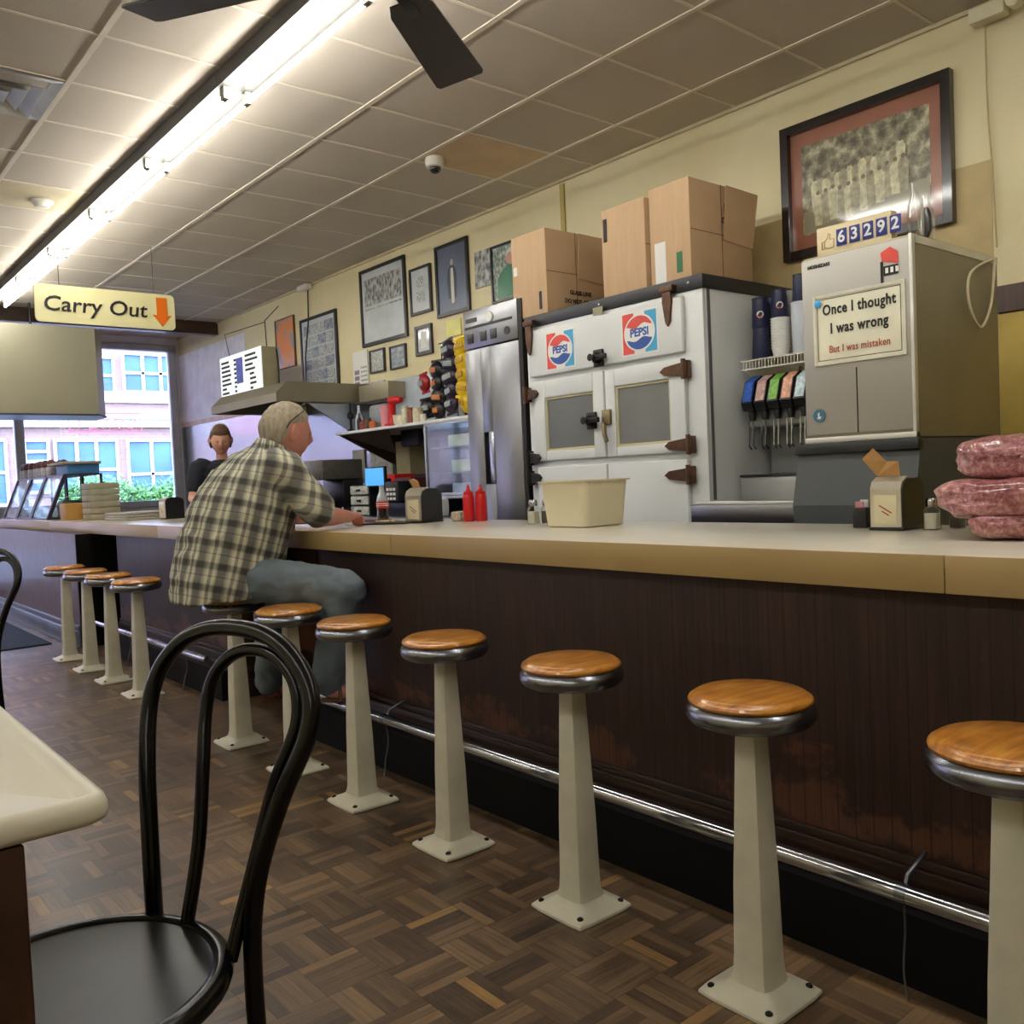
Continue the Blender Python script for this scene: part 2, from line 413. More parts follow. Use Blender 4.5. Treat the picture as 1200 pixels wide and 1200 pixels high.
# --- floor, walls, ceiling
struct(MB().box(LX, BY, -.1, 4.6, FY+.15, 0).build('floor', M_FLOOR, smooth=False, base=(0, 0, 0)))
struct(MB().box(LX-.1, BY, CZ, WX+.2, FY+.15, CZ+.1).build('ceiling', M_CEIL, smooth=False, base=(0, 0, CZ)))
struct(MB().box(WX, BY, 0, WX+.15, FY+.15, CZ).build('wall_right', M_WALL, smooth=False, base=(WX, 0, 0)))
struct(MB().box(LX-.1, BY, 0, LX, FY+.15, CZ).build('wall_left', M_WALL, smooth=False, base=(LX, 0, 0)))
struct(MB().box(LX, BY-.1, 0, WX, BY, CZ).build('wall_back', M_WALL, smooth=False, base=(0, BY, 0)))
w = MB(); w.box(1.86, FY, 0, WX, FY+.15, .98); w.box(LX, FY, 0, 1.86, FY+.15, .10); w.box(LX, FY, 3.05, WX, FY+.15, CZ); w.box(4.24, FY, .98, WX, FY+.15, 3.05)
struct(w.build('wall_front', mat('pale_plaster', 'e6e3e8', .7), smooth=False, base=(0, FY, 0)))
# ceiling grid (exposed tee bars): main runners along the room, cross bars every tile
g = MB()
x = 1.913-.6625*8
while x < WX:
    if x > LX: g.box(x-.013, BY, CZ-.006, x+.013, FY, CZ-.0005)
    x += .6625
for k in range(-10, 18):
    y = 1.95+.551*k
    if y < FY: g.box(LX, y-.008, CZ-.004, WX, y+.008, CZ-.0005)
struct(g.build('trim_1', TRIMG, smooth=False))
g = MB(); g.box(WX-.02, BY, CZ-.018, WX, FY, CZ); struct(g.build('trim_2', mat('wall_angle', 'c3b795', .5), smooth=False))
# discoloured tiles
STAIN = mat('stained_tile', 'cdb391', .9, 0, .1, 4.)
g = MB(); g.box(3.256, 4.168, CZ-.003, 3.885, 4.69, CZ-.0006); struct(g.build('trim_3', STAIN, smooth=False))
STAIN2 = mat('yellowed_tile', 'cabd9c', .9, 0, .1, 4.)
g = MB(); g.box(.6, 6.37, CZ-.003, 1.22, 6.9, CZ-.0006); g.box(1.27, 6.37, CZ-.003, 1.78, 6.9, CZ-.0006); struct(g.build('trim_4', STAIN2, smooth=False))
# dark header beam before the window bay
struct(MB().box(LX, 10.5, 3.0, WX-.001, 10.62, CZ-.001, .004).build('trim_5', m_wood('header_wood', [(.3, '24160f'), (.7, '4a3022')], (4, 30, 30), .4, .2), smooth=False))
# seam and lower wall panel on the service wall
struct(MB().box(WX-.012, 4.46, 2.1, WX, 4.50, CZ-.03).build('trim_6', mat('mustard_strip', 'b3a15e', .5), smooth=False))
struct(MB().box(WX-.003, 1.72, .0, WX, 3.2, 2.47).build('trim_7', mat('tan_wall_panel', 'b7a375', .6), smooth=False))
struct(MB().box(WX-.035, -3.9, 1.78, WX, 1.70, 1.90, .004).build('trim_8', M_DKWOOD, smooth=False))
struct(MB().box(WX-.02, -3.9, .0, WX, 1.70, 1.78, .002).build('trim_9', mat('yellow_wall_board', 'c2a850', .5), smooth=False))
# stainless splash panels on the far service wall
g = MB(); g.box(WX-.012, 5.2, .9, WX, FY, 1.99); struct(g.build('trim_10', mat('splash_steel', 'a9afba', .22, .9, .1, 1.5), smooth=False))
struct(MB().box(WX-.02, 7.4, 1.99, WX, FY, 2.05, .003).build('trim_11', mat('pinkish_trim', 'd8b7a6', .5), smooth=False))
struct(MB().box(WX-.01, 9.75, 2.05, WX, FY, 2.92, .002).build('trim_12', mat('daylight_tinted_wall', 'e4e2ea', .5), smooth=False))  # added thin sheet; its lavender paints the window light on this wall
# --- shop window
FR = mat('window_frame_grey', 'b9b9c0', .4, .2)
wi = MB(); fy0, fy1 = FY-.04, FY+.06
wi.box(1.86, fy0, .98, 4.24, fy1, 1.06, .006); wi.box(LX, fy0, .10, 1.86, fy1, .2, .006); wi.box(1.81, fy0, .1, 1.91, fy1, 1.06, .006); wi.box(LX, fy0, 2.97, 4.24, fy1, 3.05, .006)
for x in (-3.16, -1.3, .5, 2.36, 4.19): wi.box(x-.05, fy0, 1.0, x+.05, fy1, 3.0, .006)
wf = struct(wi.build('window_1', FR, smooth=False, base=(0, FY, 0)))
MB().box(1.86, FY, 1.0, 4.2, FY+.008, 3.0).build('pane', M_GLASS, wf, smooth=False); MB().box(LX, FY, .15, 1.86, FY+.008, 3.0).build('pane', M_GLASS, wf, smooth=False)
# --- floor mat by the window
tag(MB().box(.4, 7.75, .0005, 1.68, 10.2, .012, .004).build('floor_mat', mat('dark_blue_mat', '232a3a', .9, 0, .2, 80, .4, 200)), 'dark blue entrance mat on the floor beside the far stools', 'mat')
MB().box(0, 0, 0, .01, .01, .01).bm.free()

# --- street outside
BR = G('outside_brick', rough=.85); _x, _y, _z = BR.sep(BR.obj)[:3]
bt = BR.n('TexBrick', i={'Vector': BR.n('CombineXYZ', i={0: _x, 1: _z, 2: 0.}).outputs[0], 'Scale': 3.2, 'Color1': (*hx('5d4749'), 1), 'Color2': (*hx('644e50'), 1), 'Mortar': (*hx('6b5c5f'), 1), 'Mortar Size': .012})
BR.col(bt.outputs[0])
TRW = mat('outside_white_trim', '7e818a', .6); BGL = mat('outside_blue_glass', '2a4468', .5, 0, .35, 1.2, spec=.2)
tag(MB().box(-30, FY+.2, -.2, 40, 40, -.02).build('street', mat('street_asphalt', '606267', .9), smooth=False), 'pale street surface outside the shop window', 'street')
bd = thing('brick_building', 'pinkish brick building with white-trimmed windows across the street', 'building', (6, 24, -.02))
YB = 24.
MB().box(-14, YB, -.02, 22, YB+5, 9).build('wall', BR.m, bd, smooth=False)
b = MB()
za = ony(160, 462, YB).z; zb = ony(160, 468, YB).z; b.box(-14, YB-.12, zb-.1, 22, YB, za+.05)
za = ony(120, 492, YB).z; zb = ony(120, 501, YB).z; b.box(-14, YB-.2, zb, 22, YB, za); b.box(-14, YB-.3, za, 22, YB, za+.12)
b.build('cornice', TRW, bd, smooth=False)
def bwin(p0, p1, nx, nz, stripes=False):
    a, c = ony(*p0, YB), ony(*p1, YB); x0, x1, z1, z0 = a.x, c.x, a.z, c.z
    f = MB(); t = .07
    f.box(x0-t, YB-.09, z0-t, x1+t, YB, z0); f.box(x0-t, YB-.09, z1, x1+t, YB, z1+t); f.box(x0-t, YB-.09, z0, x0, YB, z1); f.box(x1, YB-.09, z0, x1+t, YB, z1)
    for i in range(1, nx): xx = x0+(x1-x0)*i/nx; f.box(xx-.04, YB-.08, z0, xx+.04, YB-.01, z1)
    for i in range(1, nz): zz = z0+(z1-z0)*i/nz; f.box(x0, YB-.08, zz-.035, x1, YB-.01, zz+.035)
    o = f.build('window', TRW, bd, smooth=False)
    MB().box(x0, YB-.03, z0, x1, YB-.005, z1).build('pane', BGL, o, smooth=False)
bwin((144, 416), (228, 460), 4, 2); bwin((20, 416), (132, 460), 4, 2)
bwin((65, 518), (138, 582), 3, 2); bwin((150, 518), (230, 590), 3, 2); bwin((29, 518), (57, 575), 1, 5); bwin((-60, 518), (8, 590), 3, 2)
LEAF = mat('leaf_green', '4c7833', .6, 0, .5, 30)
pl = thing('planter_box', 'long planter box of bright green bushes outside the window', 'planter', (4.4, 13.4, -.02))
MB().box(3.1, 13.15, -.02, 5.9, 13.65, .85, .02).build('box', mat('planter_grey', '6d7280', .8), pl)
b = MB()
for i in range(4200):
    a = random.random()*2.8; yy = random.gauss(0, .12); hgt = 1.14+.14*math.sin(a*2.3+.4)**2+random.gauss(0, .09)
    p = Vector((3.1+a, 13.4+max(-.3, min(.3, yy)), min(max(.84, hgt-abs(yy)*.4), 1.42))); s_ = random.uniform(.025, .05)
    d1 = Vector((random.uniform(-1, 1), random.uniform(-1, 1), random.uniform(-1, 1))).normalized()*s_; d2 = d1.orthogonal().normalized()*s_*.5
    b.quad(p-d1, p+d2, p+d1, p-d2)
o = b.build('foliage', LEAF, pl, smooth=False)
# neon script sign hanging in the window (seen from behind, so it reads mirrored)
NEON = mat('pink_neon_tube', 'ff8fb0', .3, emit='ff4f86', es=2.2)
ns = thing('neon_sign', 'faint pink neon sign outlined in the shop window, seen from behind', 'sign', (3.32, FY-.1, 1.95))
a0, a1 = ony(80, 489, FY-.1), ony(166, 502, FY-.1)
b = MB(); X0, X1, Z1, Z0 = a0.x, a1.x, a0.z+.05, a1.z-.04
b.tube([(X0, FY-.1, Z0), (X0, FY-.1, Z1), (X1, FY-.1, Z1), (X1, FY-.1, Z0), (X0, FY-.1, Z0)], .006, 6)
b.build('border_tube', NEON, ns)
b = MB(); zc = (Z0+Z1)/2; u = (X1-X0)/6; hh = (Z1-Z0)*.32
def ns_letter(c, pts): b.tube([(c-px*u*.36, FY-.1, zc+pz*hh) for px, pz in pts], .006, 6)
ns_letter(X0+u*5.2, [(1, .8), (0, 1), (-.9, .3), (-.9, -.3), (0, -1), (1, -.8)])                      # C
ns_letter(X0+u*4.1, [(0, 1), (.9, .3), (.9, -.3), (0, -1), (-.9, -.3), (-.9, .3), (0, 1)])              # O
ns_letter(X0+u*3.0, [(-.8, -1), (-.8, 1), (.8, -1), (.8, 1)])                                           # N
ns_letter(X0+u*1.9, [(.8, 1), (-.8, 1), (-.8, 0), (.5, 0), (-.8, 0), (-.8, -1), (.8, -1)])              # E
ns_letter(X0+u*.8, [(-.8, 1), (0, 0), (.8, 1), (0, 0), (0, -1)])                                        # Y
b.build('letter_tube', NEON, ns)

# ------------------------------------------------------------------ fluorescent strip lights
TUBE = mat('lit_fluorescent_tube', 'fff6d8', .4, emit=(1., .975, .91), es=25)
def strip(x, y, label, group):
    t = thing('strip_light', label, 'ceiling light', (x, y, CZ-.006), group)
    a = MB(); L = .572
    a.prism([(x-.095, y-L, CZ-.006), (x-.088, y-L, CZ-.07), (x+.088, y-L, CZ-.07), (x+.095, y-L, CZ-.006)], (0, 2*L, 0)); a.build('housing', mat('light_housing', '393733', .6, .1), t, smooth=False)
    for s in (-.056, .056):
        MB().tube([(x+s, y-L+.025, CZ-.11), (x+s, y+L-.025, CZ-.11)], .0125, 10).build('fluorescent_tube', TUBE, t)
        for e in (-L+.012, L-.012): MB().box(x+s-.014, y+e-.012, CZ-.127, x+s+.014, y+e+.012, CZ-.069, .003).build('lamp_socket', mat('socket_grey', '8d8a80', .5), t)
    return t
LXX = 1.875
near0 = strip(LXX, 3.07+.573, 'twin-tube strip light, first fully visible one beside the fan blade', None)
names = ['twin-tube strip light, second from the ceiling fan in the long row', 'twin-tube strip light, third from the ceiling fan in the long row', 'twin-tube strip light, fourth from the ceiling fan in the long row', 'twin-tube strip light, fifth from the ceiling fan, near the hanging carry out sign', 'farthest twin-tube strip light, just before the dark header beam']
for i in range(1, 6): dup(near0, (LXX, 3.643+1.146*i, CZ-.006), None, names[i-1])
dup(near0, (LXX, 3.643-1.146, CZ-.006), None, 'twin-tube strip light directly above the ceiling fan hub')
for i in range(2, 5): dup(near0, (LXX, 3.643-1.146*i, CZ-.006), None, 'twin-tube strip light continuing the row behind the viewer', 'strip lights behind the viewer')
for i in range(0, 9): dup(near0, (-1.4, 9.4-1.35*i, CZ-.006), None, 'twin-tube strip light of the parallel row over the tables at left', 'strip lights over the tables')
# ceiling fan
FZ = 2.62; hub = Vector((1.43, 2.205, FZ))
fan = thing('ceiling_fan', 'dark brown four-blade ceiling fan hanging near the strip lights', 'fan', hub)
MB().lathe([(.02, CZ-FZ-.007), (.06, CZ-FZ-.007), (.07, CZ-FZ-.06), (.02, CZ-FZ-.09)], hub).build('canopy', DKMETAL, fan)
MB().tube([hub+Vector((0, 0, .1)), hub+Vector((0, 0, CZ-FZ-.05))], .014).build('downrod', DKMETAL, fan)
MB().lathe([(.03, .12), (.09, .10), (.11, .05), (.11, -.02), (.07, -.06), (.02, -.075)], hub).build('motor', DKMETAL, fan)
BLD = mat('fan_blade_brown', '3b332f', .5, 0, .1)
for k in range(4):
    a = math.radians(36.5 + (0, 88, 180, 270)[k]); Rz = Matrix.Translation(hub) @ Matrix.Rotation(a, 4, 'Z') @ Matrix.Rotation(math.radians(-12), 4, 'X')
    b = MB(); R_ = .80
    b.prism([(.22, -.055, 0), (.27, -.072, 0), (R_-.02, -.092, 0), (R_, -.082, 0), (R_, .082, 0), (R_-.02, .092, 0), (.27, .072, 0), (.22, .055, 0)], (0, 0, .007), M=Rz)
    bl = b.build('blade', BLD, fan, smooth=False)
    b = MB(); b.box(.08, -.02, -.006, .30, .02, 0, .002, M=Rz); b.build('blade_bracket', DKMETAL, bl)
# air vent
v = MB(); vx0, vx1, vy0, vy1 = .665, 1.235, 4.71, 5.25
v.use(mat('vent_white', 'cfd2d6', .4)); cx_, cy_ = (vx0+vx1)/2, (vy0+vy1)/2
for i in range(4):
    f = 1-i*.24; hx_, hy_ = (vx1-vx0)/2*f, (vy1-vy0)/2*f; g_ = .8 if i else .93
    o1 = [(cx_-hx_, cy_-hy_), (cx_+hx_, cy_-hy_), (cx_+hx_, cy_+hy_), (cx_-hx_, cy_+hy_)]; ff = f-.17
    i1 = [(cx_-(vx1-vx0)/2*ff, cy_-(vy1-vy0)/2*ff), (cx_+(vx1-vx0)/2*ff, cy_-(vy1-vy0)/2*ff), (cx_+(vx1-vx0)/2*ff, cy_+(vy1-vy0)/2*ff), (cx_-(vx1-vx0)/2*ff, cy_+(vy1-vy0)/2*ff)]
    zo, zi = CZ-.03 if i else CZ-.008, CZ-.002
    for q in range(4):
        r = (q+1) % 4; v.quad((*o1[q], zo), (*o1[r], zo), (*i1[r], zi), (*i1[q], zi)); 
        v.quad((*o1[q], zo-.004), (*o1[r], zo-.004), (*i1[r], zi-.004), (*i1[q], zi-.004))
vo = v.build('air_vent', None, smooth=False); tag(vo, 'white square louvred air vent set in the ceiling at far left', 'vent')
# smoke detector, dome camera
tag(MB().lathe([(.07, 0), (.07, -.012), (.05, -.03), (.045, -.045), (.0, -.047)], (1.56, 6.68, CZ-.003)).build('smoke_detector', WHITE), 'round white smoke detector on a yellowed ceiling tile', 'smoke detector')
sc_ = thing('security_camera', 'small white dome security camera under the stained ceiling tile', 'camera', (3.29, 4.55, CZ-.003))
MB().lathe([(.055, 0), (.06, -.02), (.055, -.055), (.04, -.06)], (3.32, 4.60, CZ-.003)).build('housing', WHITE, sc_)
MB().ell((3.32, 4.60, CZ-.068), (.038, .038, .032)).build('lens_dome', mat('dark_dome', '15161c', .1, coat=1.), sc_)
#@@COUNTER
# ------------------------------------------------------------------ counter
CT = .948; CX0, CX1 = 1.90, 2.74; CY0, CY1 = -1.6, 11.0
ct = thing('lunch_counter', 'long lunch counter with pale laminate top, tan edge and dark ribbed front', 'counter', (2.2, 4, 0))
MB().box(CX0+.004, CY0, CT-.03, CX1, CY1, CT, .004).build('countertop', M_LAM, ct)
b = MB(); ys = [CY0, .875, 3.05, 5.8, 8.6, CY1]
for a_, c_ in zip(ys, ys[1:]): b.box(CX0, a_+.0012, CT-.083, CX0+.02, c_-.0012, CT-.002, .0015)
b.build('edge_band', FASC, ct)
MB().box(CX0+.02, CY0, CT-.083, CX1-.02, CY1, CT-.031).build('substructure', mat('dark_board', '2a211b', .8), ct, smooth=False)
PX = 1.95
def pan(y0, y1, x=PX): 
    b = MB(); b.box(x, y0, .19, x+.03, y1, CT-.084); return b.build('front_panel', M_PANEL, ct, smooth=False)
pan(CY0, 3.78); pan(4.78, 6.85); pan(3.78, 4.78, 2.32)
for q_ in (3.76, 4.78): MB().box(PX, q_, .0, 2.35, q_+.02, CT-.084).build('end_panel', M_DKWOOD, ct, smooth=False)
b = MB(); b.box(2.1, 6.85, 0, 2.13, 7.35, CT-.084); b.box(1.80, 7.35, 0, 2.13, 7.37, CT-.084); b.build('service_gap_panel', BASEB, ct, smooth=False)  # near-black colour carries the shadow inside the gap and on its cheek
b = MB(); b.box(1.80, 7.37, .0, 1.83, CY1, CT-.084); b.build('display_panel', m_wood('far_panel_wood', [(.3, '4a3534'), (.5, '63494a'), (.7, '74585a')], (20, 50, 4), .45, .1), ct, smooth=False)
MOULD = m_wood('base_moulding_wood', [(.3, '1d120d'), (.7, '3d261b')], (30, 3, 30), .35, .3)
b = MB()
for y0, y1, x in ((CY0, 3.76, PX), (4.80, 6.85, PX)):
    b.box(x-.018, y0, .19, x, y1, .235, .004); b.box(x-.010, y0, .235, x, y1, .258, .003); b.box(x-.03, y0, .165, x, y1, .19, .004)
b.box(2.30, 3.78, .0, 2.32, 4.78, .22, .004); b.box(2.285, 3.78, .0, 2.32, 4.78, .12, .004)
for q, z0, z1 in ((.03, 0, .1), (.022, .1, .14), (.03, .14, .17), (.015, .17, .24)): b.box(PX-.01, 4.78-q, z0, 2.29, 4.78, z1, .004)
b.build('moulding', MOULD, ct)
b = MB()
for y0, y1 in ((CY0, 3.78), (4.78, 6.85)): b.box(1.86, y0, .0, PX+.01, y1, .164)
b.build('toe_base', BASEB, ct, smooth=False)
b = MB(); b.box(1.76, 7.37, 0, 1.80, CY1, .13, .006); b.box(1.78, 7.37, .13, 1.80, CY1, .17, .004); b.build('baseboard', mat('steel_blue_baseboard', '7b8094', .35, .3), ct)
# foot rail
RX, RZ = 1.835, .218
def rail(y0, y1, label):
    t = thing('foot_rail', label, 'rail', (RX, (y0+y1)/2, 0))
    MB().tube([(RX, y0, RZ), (RX, y1, RZ)], .0215, 16).build('rail_tube', CHR, t)
    y = y0+.35
    c = MB(); s_ = MB()
    while y < y1:
        MB().lathe([(.0225, -.012), (.0225, .012)], (RX, y, RZ), 16, M=Matrix.Rotation(PI/2, 4, 'X')).build('collar', DULLCHR, t)
        MB().tube([(RX, y, RZ), (RX+.02, y, RZ+.035), (PX-.012, y, RZ+.06)], .005, 8).build('wall_bracket', mat('bracket_metal', '6b6c70', .4, .9), t)
        MB().tube(spline([(RX, y, RZ-.01), (RX+.012, y+.005, .13), (RX-.008, y, .06), (RX-.02, y-.01, .02), (RX-.03, y-.02, .004)], 4), .0025, 6).build('floor_hook', mat('bracket_metal', '6b6c70', .4, .9), t)
        y += 1.05
rail(-1.5, 3.70, 'polished foot rail running below the near dark counter front'); rail(4.90, 7.25, 'chrome foot rail on the far counter section behind the four far stools')

# ------------------------------------------------------------------ stools
def base_plate():
    b = MB(); n = 24; rings = []
    def sq(h, z, r, tw=0.):   # rounded square ring
        out = []
        for i in range(n):
            a = 2*PI*i/n; c, s = math.cos(a), math.sin(a); p = r
            k = (abs(c)**p+abs(s)**p)**(-1/p); out.append(Vector((c*k*h, s*k*h, z)))
        return out
    rings = [sq(.096, .0005, 14), sq(.099, .003, 14), sq(.098, .009, 14), sq(.093, .014, 12), sq(.062, .026, 5), sq(.050, .036, 5), sq(.045, .055, 5), sq(.042, .09, 6), sq(.038, .25, 7), sq(.032, .42, 7), sq(.0265, .585, 7), sq(.026, .605, 7)]
    b.loft(rings); return b
def make_stool(loc, label, group=None):
    t = thing('counter_stool', label, 'stool', (0, 0, 0), group)
    base_plate().build('pedestal', CREAM, t, angle=30)
    b = MB()
    for sx in (-1, 1):
        for sy in (-1, 1): b.lathe([(.0, .0), (.0085, .0), (.0085, .003), (.005, .006), (0, .006)], (sx*.074, sy*.074, .0165), 10)
    b.build('bolt', mat('dark_bolt', '1b1917', .5, .5), t)
    MB().lathe([(.03, .585), (.05, .592), (.10, .598), (.128, .604), (.137, .615), (.139, .626), (.135, .638), (.128, .645), (.05, .645)], n=40).build('metal_rim', DULLCHR, t)
    MB().lathe([(.02, .6435), (.122, .6435), (.131, .648), (.1325, .653), (.130, .658), (.124, .6605), (.121, .664), (.116, .667), (.06, .668), (.0, .668)], n=40).build('seat', M_SEAT, t)
    t.location = loc; WL[t] = Vector(loc); return t
SX = 1.61
st0 = make_stool((SX, .635, 0), 'round wood-topped counter stool cut off by the right edge of the photo')
for y, l in ((1.165, 'second stool from the right, nearest one shown whole with its full base'), (1.725, 'third counter stool from the right, in front of the counter below the cream tub'), (2.30, 'fourth counter stool from the right, the one below the steel refrigerator'),
             (2.86, 'counter stool just right of the seated man\'s shoe, fifth from the right'), (3.38, 'empty stool directly beside the seated man, partly behind the black chair back'), (3.94, 'counter stool the man in the plaid shirt is sitting on'),
             (5.33, 'nearest of the four stools at the far end of the counter'), (5.87, 'second nearest of the four stools at the far end of the counter'), (6.38, 'third nearest of the four stools at the far end of the counter'), (6.92, 'farthest counter stool, nearest the shop window')):
    o = dup(st0, (SX, y, 0), random.choice((0, PI/2, PI)), l)
# turn whole stools a touch only by quarter turns so that every base plate stays square to the room

# ------------------------------------------------------------------ cafe table and bentwood chairs
tb = thing('cafe_table', 'cream-topped diner table with rounded edge at the left foreground', 'table', (-.2, 1.75, 0))
TZ = .775
TX1, TY0 = .318, 1.19
def slab(x0, y0, x1, y1, z0, z1, rc, b, mt, name, par):
    m = MB(); rings = []
    def rr(ins, z):
        pts = []
        for cx, cy, a0 in ((x1-rc, y1-rc, 0), (x0+rc, y1-rc, PI/2), (x0+rc, y0+rc, PI), (x1-rc, y0+rc, 1.5*PI)):
            for i in range(7): a = a0+PI/2*i/6; pts.append(Vector((cx+(rc-ins)*math.cos(a), cy+(rc-ins)*math.sin(a), z)))
        return pts
    prof = [(.012, z0), (.003, z0+.004), (0, z0+.010), (0, z1-.014), (.004, z1-.004), (.012, z1+.000), (.024, z1-.001), (.032, z1-.007), (.034, z1-.008)]
    rc_ = rc
    m.loft([rr(i, z) for i, z in prof]+[[Vector((x0+(x1-x0)*.5+(p.x-(x0+x1)/2)*.85, y0+(y1-y0)*.5+(p.y-(y0+y1)/2)*.85, z1-.008)) for p in rr(.034, z1)]]); return m.build(name, mt, par, angle=70)
slab(-.75, TY0, TX1, 2.9, TZ-.036, TZ, .035, 0, mat('cream_tabletop', 'd8d2bc', .45, 0, .03), 'tabletop', tb)
b = MB(); b.box(-.3, TY0+.008, .0, .216, TY0+.036, TZ-.037, .004); b.build('leg', M_DKWOOD, tb)
b = MB(); b.box(-.3, 2.75, .0, .175, 2.79, TZ-.037, .006); b.build('leg', M_DKWOOD, tb)

def make_chair(loc, rz, label):
    # local: seat centre at origin, the chair faces -x, back on +x
    t = thing('bentwood_chair', label, 'chair', (0, 0, 0))
    SZ = .45; r = .20
    MB().lathe([(.0, SZ-.022), (r-.006, SZ-.022), (r-.006, SZ-.004), (r-.03, SZ-.007), (.08, SZ-.010), (0, SZ-.011)], n=48).build('seat', mat('black_plywood_seat', '131210', .33, 0, .3, 5, spec=.4, stretch=(1, 8, 1)), t, angle=50)
    MB().tube([(r*math.cos(a)*1., r*math.sin(a), SZ-.018) for a in [2*PI*i/48 for i in range(48)]], .0185, 12, closed=True).build('seat_ring', BLKW, t)
    # outer hoop and rear legs in one bent rod
    yo = .125; xb = .200
    OY = -.018; half = [(xb+.03, yo+.02, .001), (xb+.005, yo+.005, .2), (xb, yo, .42), (xb+.008, yo+.012, .55), (xb+.032, yo+.045, .67), (xb+.065, yo+.078, .77), (xb+.083, yo+.066, .835), (xb+.093, yo+.015, .885), (xb+.100, .075, .910), (xb+.102, 0, .917)]
    full = [(x, y+OY, z) for x, y, z in half+[(x, -y, z) for x, y, z in reversed(half[:-1])]]
    p = spline(full, 6); n = len(p)
    MB().tube(p, [.0145+.003*math.sin(PI*min(1, max(0, (i/n))))*0 for i in range(n)], 12).build('back_hoop', BLKW, t)
    yi = .068
    half = [(xb-.005, yi, SZ-.02), (xb+.03, yi+.002, .56), (xb+.062, yi+.022, .68), (xb+.092, yi+.046, .77), (xb+.105, yi+.034, .83), (xb+.112, yi-.01, .868), (xb+.115, 0, .880)]
    full = [((.176 if z < .5 and y < -.05 else x), y-.052, z) for x, y, z in half+[(x, -y, z) for x, y, z in reversed(half[:-1])]]
    MB().tube(spline(full, 6), .0115, 12).build('inner_hoop', BLKW, t)
    for s in (-1, 1):
        MB().tube(spline([(-.15, s*.12, SZ-.02), (-.155, s*.125, .25), (-.175, s*.15, .001)], 5), [.017]*5+[.013]*6, 12).build('front_leg', BLKW, t)
    MB().tube([(.165*math.cos(a), .165*math.sin(a), .19) for a in [2*PI*i/36 for i in range(36)]], .009, 8, closed=True).build('leg_ring', BLKW, t)
    t.location = loc; t.rotation_euler = (0, 0, rz); WL[t] = Vector(loc); return t
ch0 = make_chair((.306, 1.402, 0), math.radians(16), 'black bentwood chair with double hoop back tucked under the cream table')
dup(ch0, (.52, 4.60, 0), math.radians(20), 'black bentwood chair mostly cut off by the left edge of the photo')

#@@WALLART
# ------------------------------------------------------------------ framed pictures on the service wall
BWP = m_photo('faded_black_and_white_print', [(.35, '26282e'), (.5, '6a6d70'), (.62, 'a5a8a4'), (.75, 'c6cac4')])
BWP2 = m_photo('fine_black_and_white_print', [(.35, '3c3f45'), (.5, '8a8f92'), (.7, 'cdd2d0')], 40, 30)
SEPIA = m_photo('sepia_group_print', [(.3, '2c2820'), (.48, '5c5745'), (.62, '8d886f'), (.75, 'c5c09f')], 9, 9)
FBLK = mat('black_picture_frame', '17151a', .3, 0, .1, coat=.3)
FGRY = mat('dark_grey_picture_frame', '35323a', .3)
MATW = mat('white_mat_board', 'bfc5c9', .3, coat=1.)
def rect(ps, x=WX):
    q = [onx(*p, x) for p in ps]
    y1 = (q[0].y+q[3].y)/2; y0 = (q[1].y+q[2].y)/2; z1 = (q[0].z+q[1].z)/2; z0 = (q[2].z+q[3].z)/2
    return y0, y1, z0, z1
def ring_frame(b, y0, y1, z0, z1, w, x0, x1):
    b.box(x0, y0, z0, x1, y0+w, z1, .002); b.box(x0, y1-w, z0, x1, y1, z1, .002); b.box(x0, y0+w, z0, x1, y1-w, z0+w, .002); b.box(x0, y0+w, z1-w, x1, y1-w, z1, .002)
def picture(ps, label, w=.02, fm=FBLK, art=BWP, board=None, inset=None, d=.025, name='framed_picture', x=WX, extra=None, cat='picture'):
    y0, y1, z0, z1 = rect(ps, x)
    t = thing(name, label, cat, (x-.001, (y0+y1)/2, z0))
    if w: 
        f = MB(); ring_frame(f, y0, y1, z0, z1, w, x-d-.001, x-.001); f.build('frame', fm, t, smooth=False)
    if board: MB().box(x-.014, y0+w, z0+w, x-.004, y1-w, z1-w).build('mat_board', board, t, smooth=False)
    if inset:
        for ii, (a0, a1, b0, b1, mt) in enumerate(inset):
            yy1 = y1-w-(y1-y0-2*w)*a0; yy0 = y1-w-(y1-y0-2*w)*a1; zz1 = z1-w-(z1-z0-2*w)*b0; zz0 = z1-w-(z1-z0-2*w)*b1
            MB().box(x-.0148-.0004*ii, yy0, zz0, x-.0138, yy1, zz1).build('print', mt, t, smooth=False)
    elif not board: MB().box(x-.014, y0+w, z0+w, x-.004, y1-w, z1-w).build('print', art, t, smooth=False)
    if extra: extra(t, y0+w, y1-w, z0+w, z1-w)
    return t
BLUEG = mat('blue_grey_backdrop', '5c6880', .35, 0, .25, 3, coat=1.)
def portrait(t, y0, y1, z0, z1):   # figure in a dark coat with a pale long apron
    yc = (y0+y1)/2; h = z1-z0; w = y1-y0; X = WX-.0155
    def poly(name, pts, m, dx): 
        b = MB(); b.prism([(X-dx, yc-p*w, z0+q*h) for p, q in pts], (-.0012, 0, 0)); b.build(name, m, t, smooth=False)
    poly('painted_figure', [(-.15, .2), (.13, .2), (.16, .55), (.12, .66), (.04, .70), (-.06, .70), (-.15, .63), (-.17, .5)], mat('painted_dark_coat', '343b4c', .4, coat=1.), 0)
    poly('painted_figure', [(-.035, .12), (.06, .12), (.07, .45), (.05, .66), (-.03, .66), (-.045, .45)], mat('painted_pale_cloth', 'cfd0c4', .4, coat=1.), .0014)
    poly('painted_figure', [(.02+.05*math.cos(a), .745+.05*math.sin(a)) for a in [2*PI*i/14 for i in range(14)]], mat('painted_face', 'b3a797', .4, coat=1.), .0028)
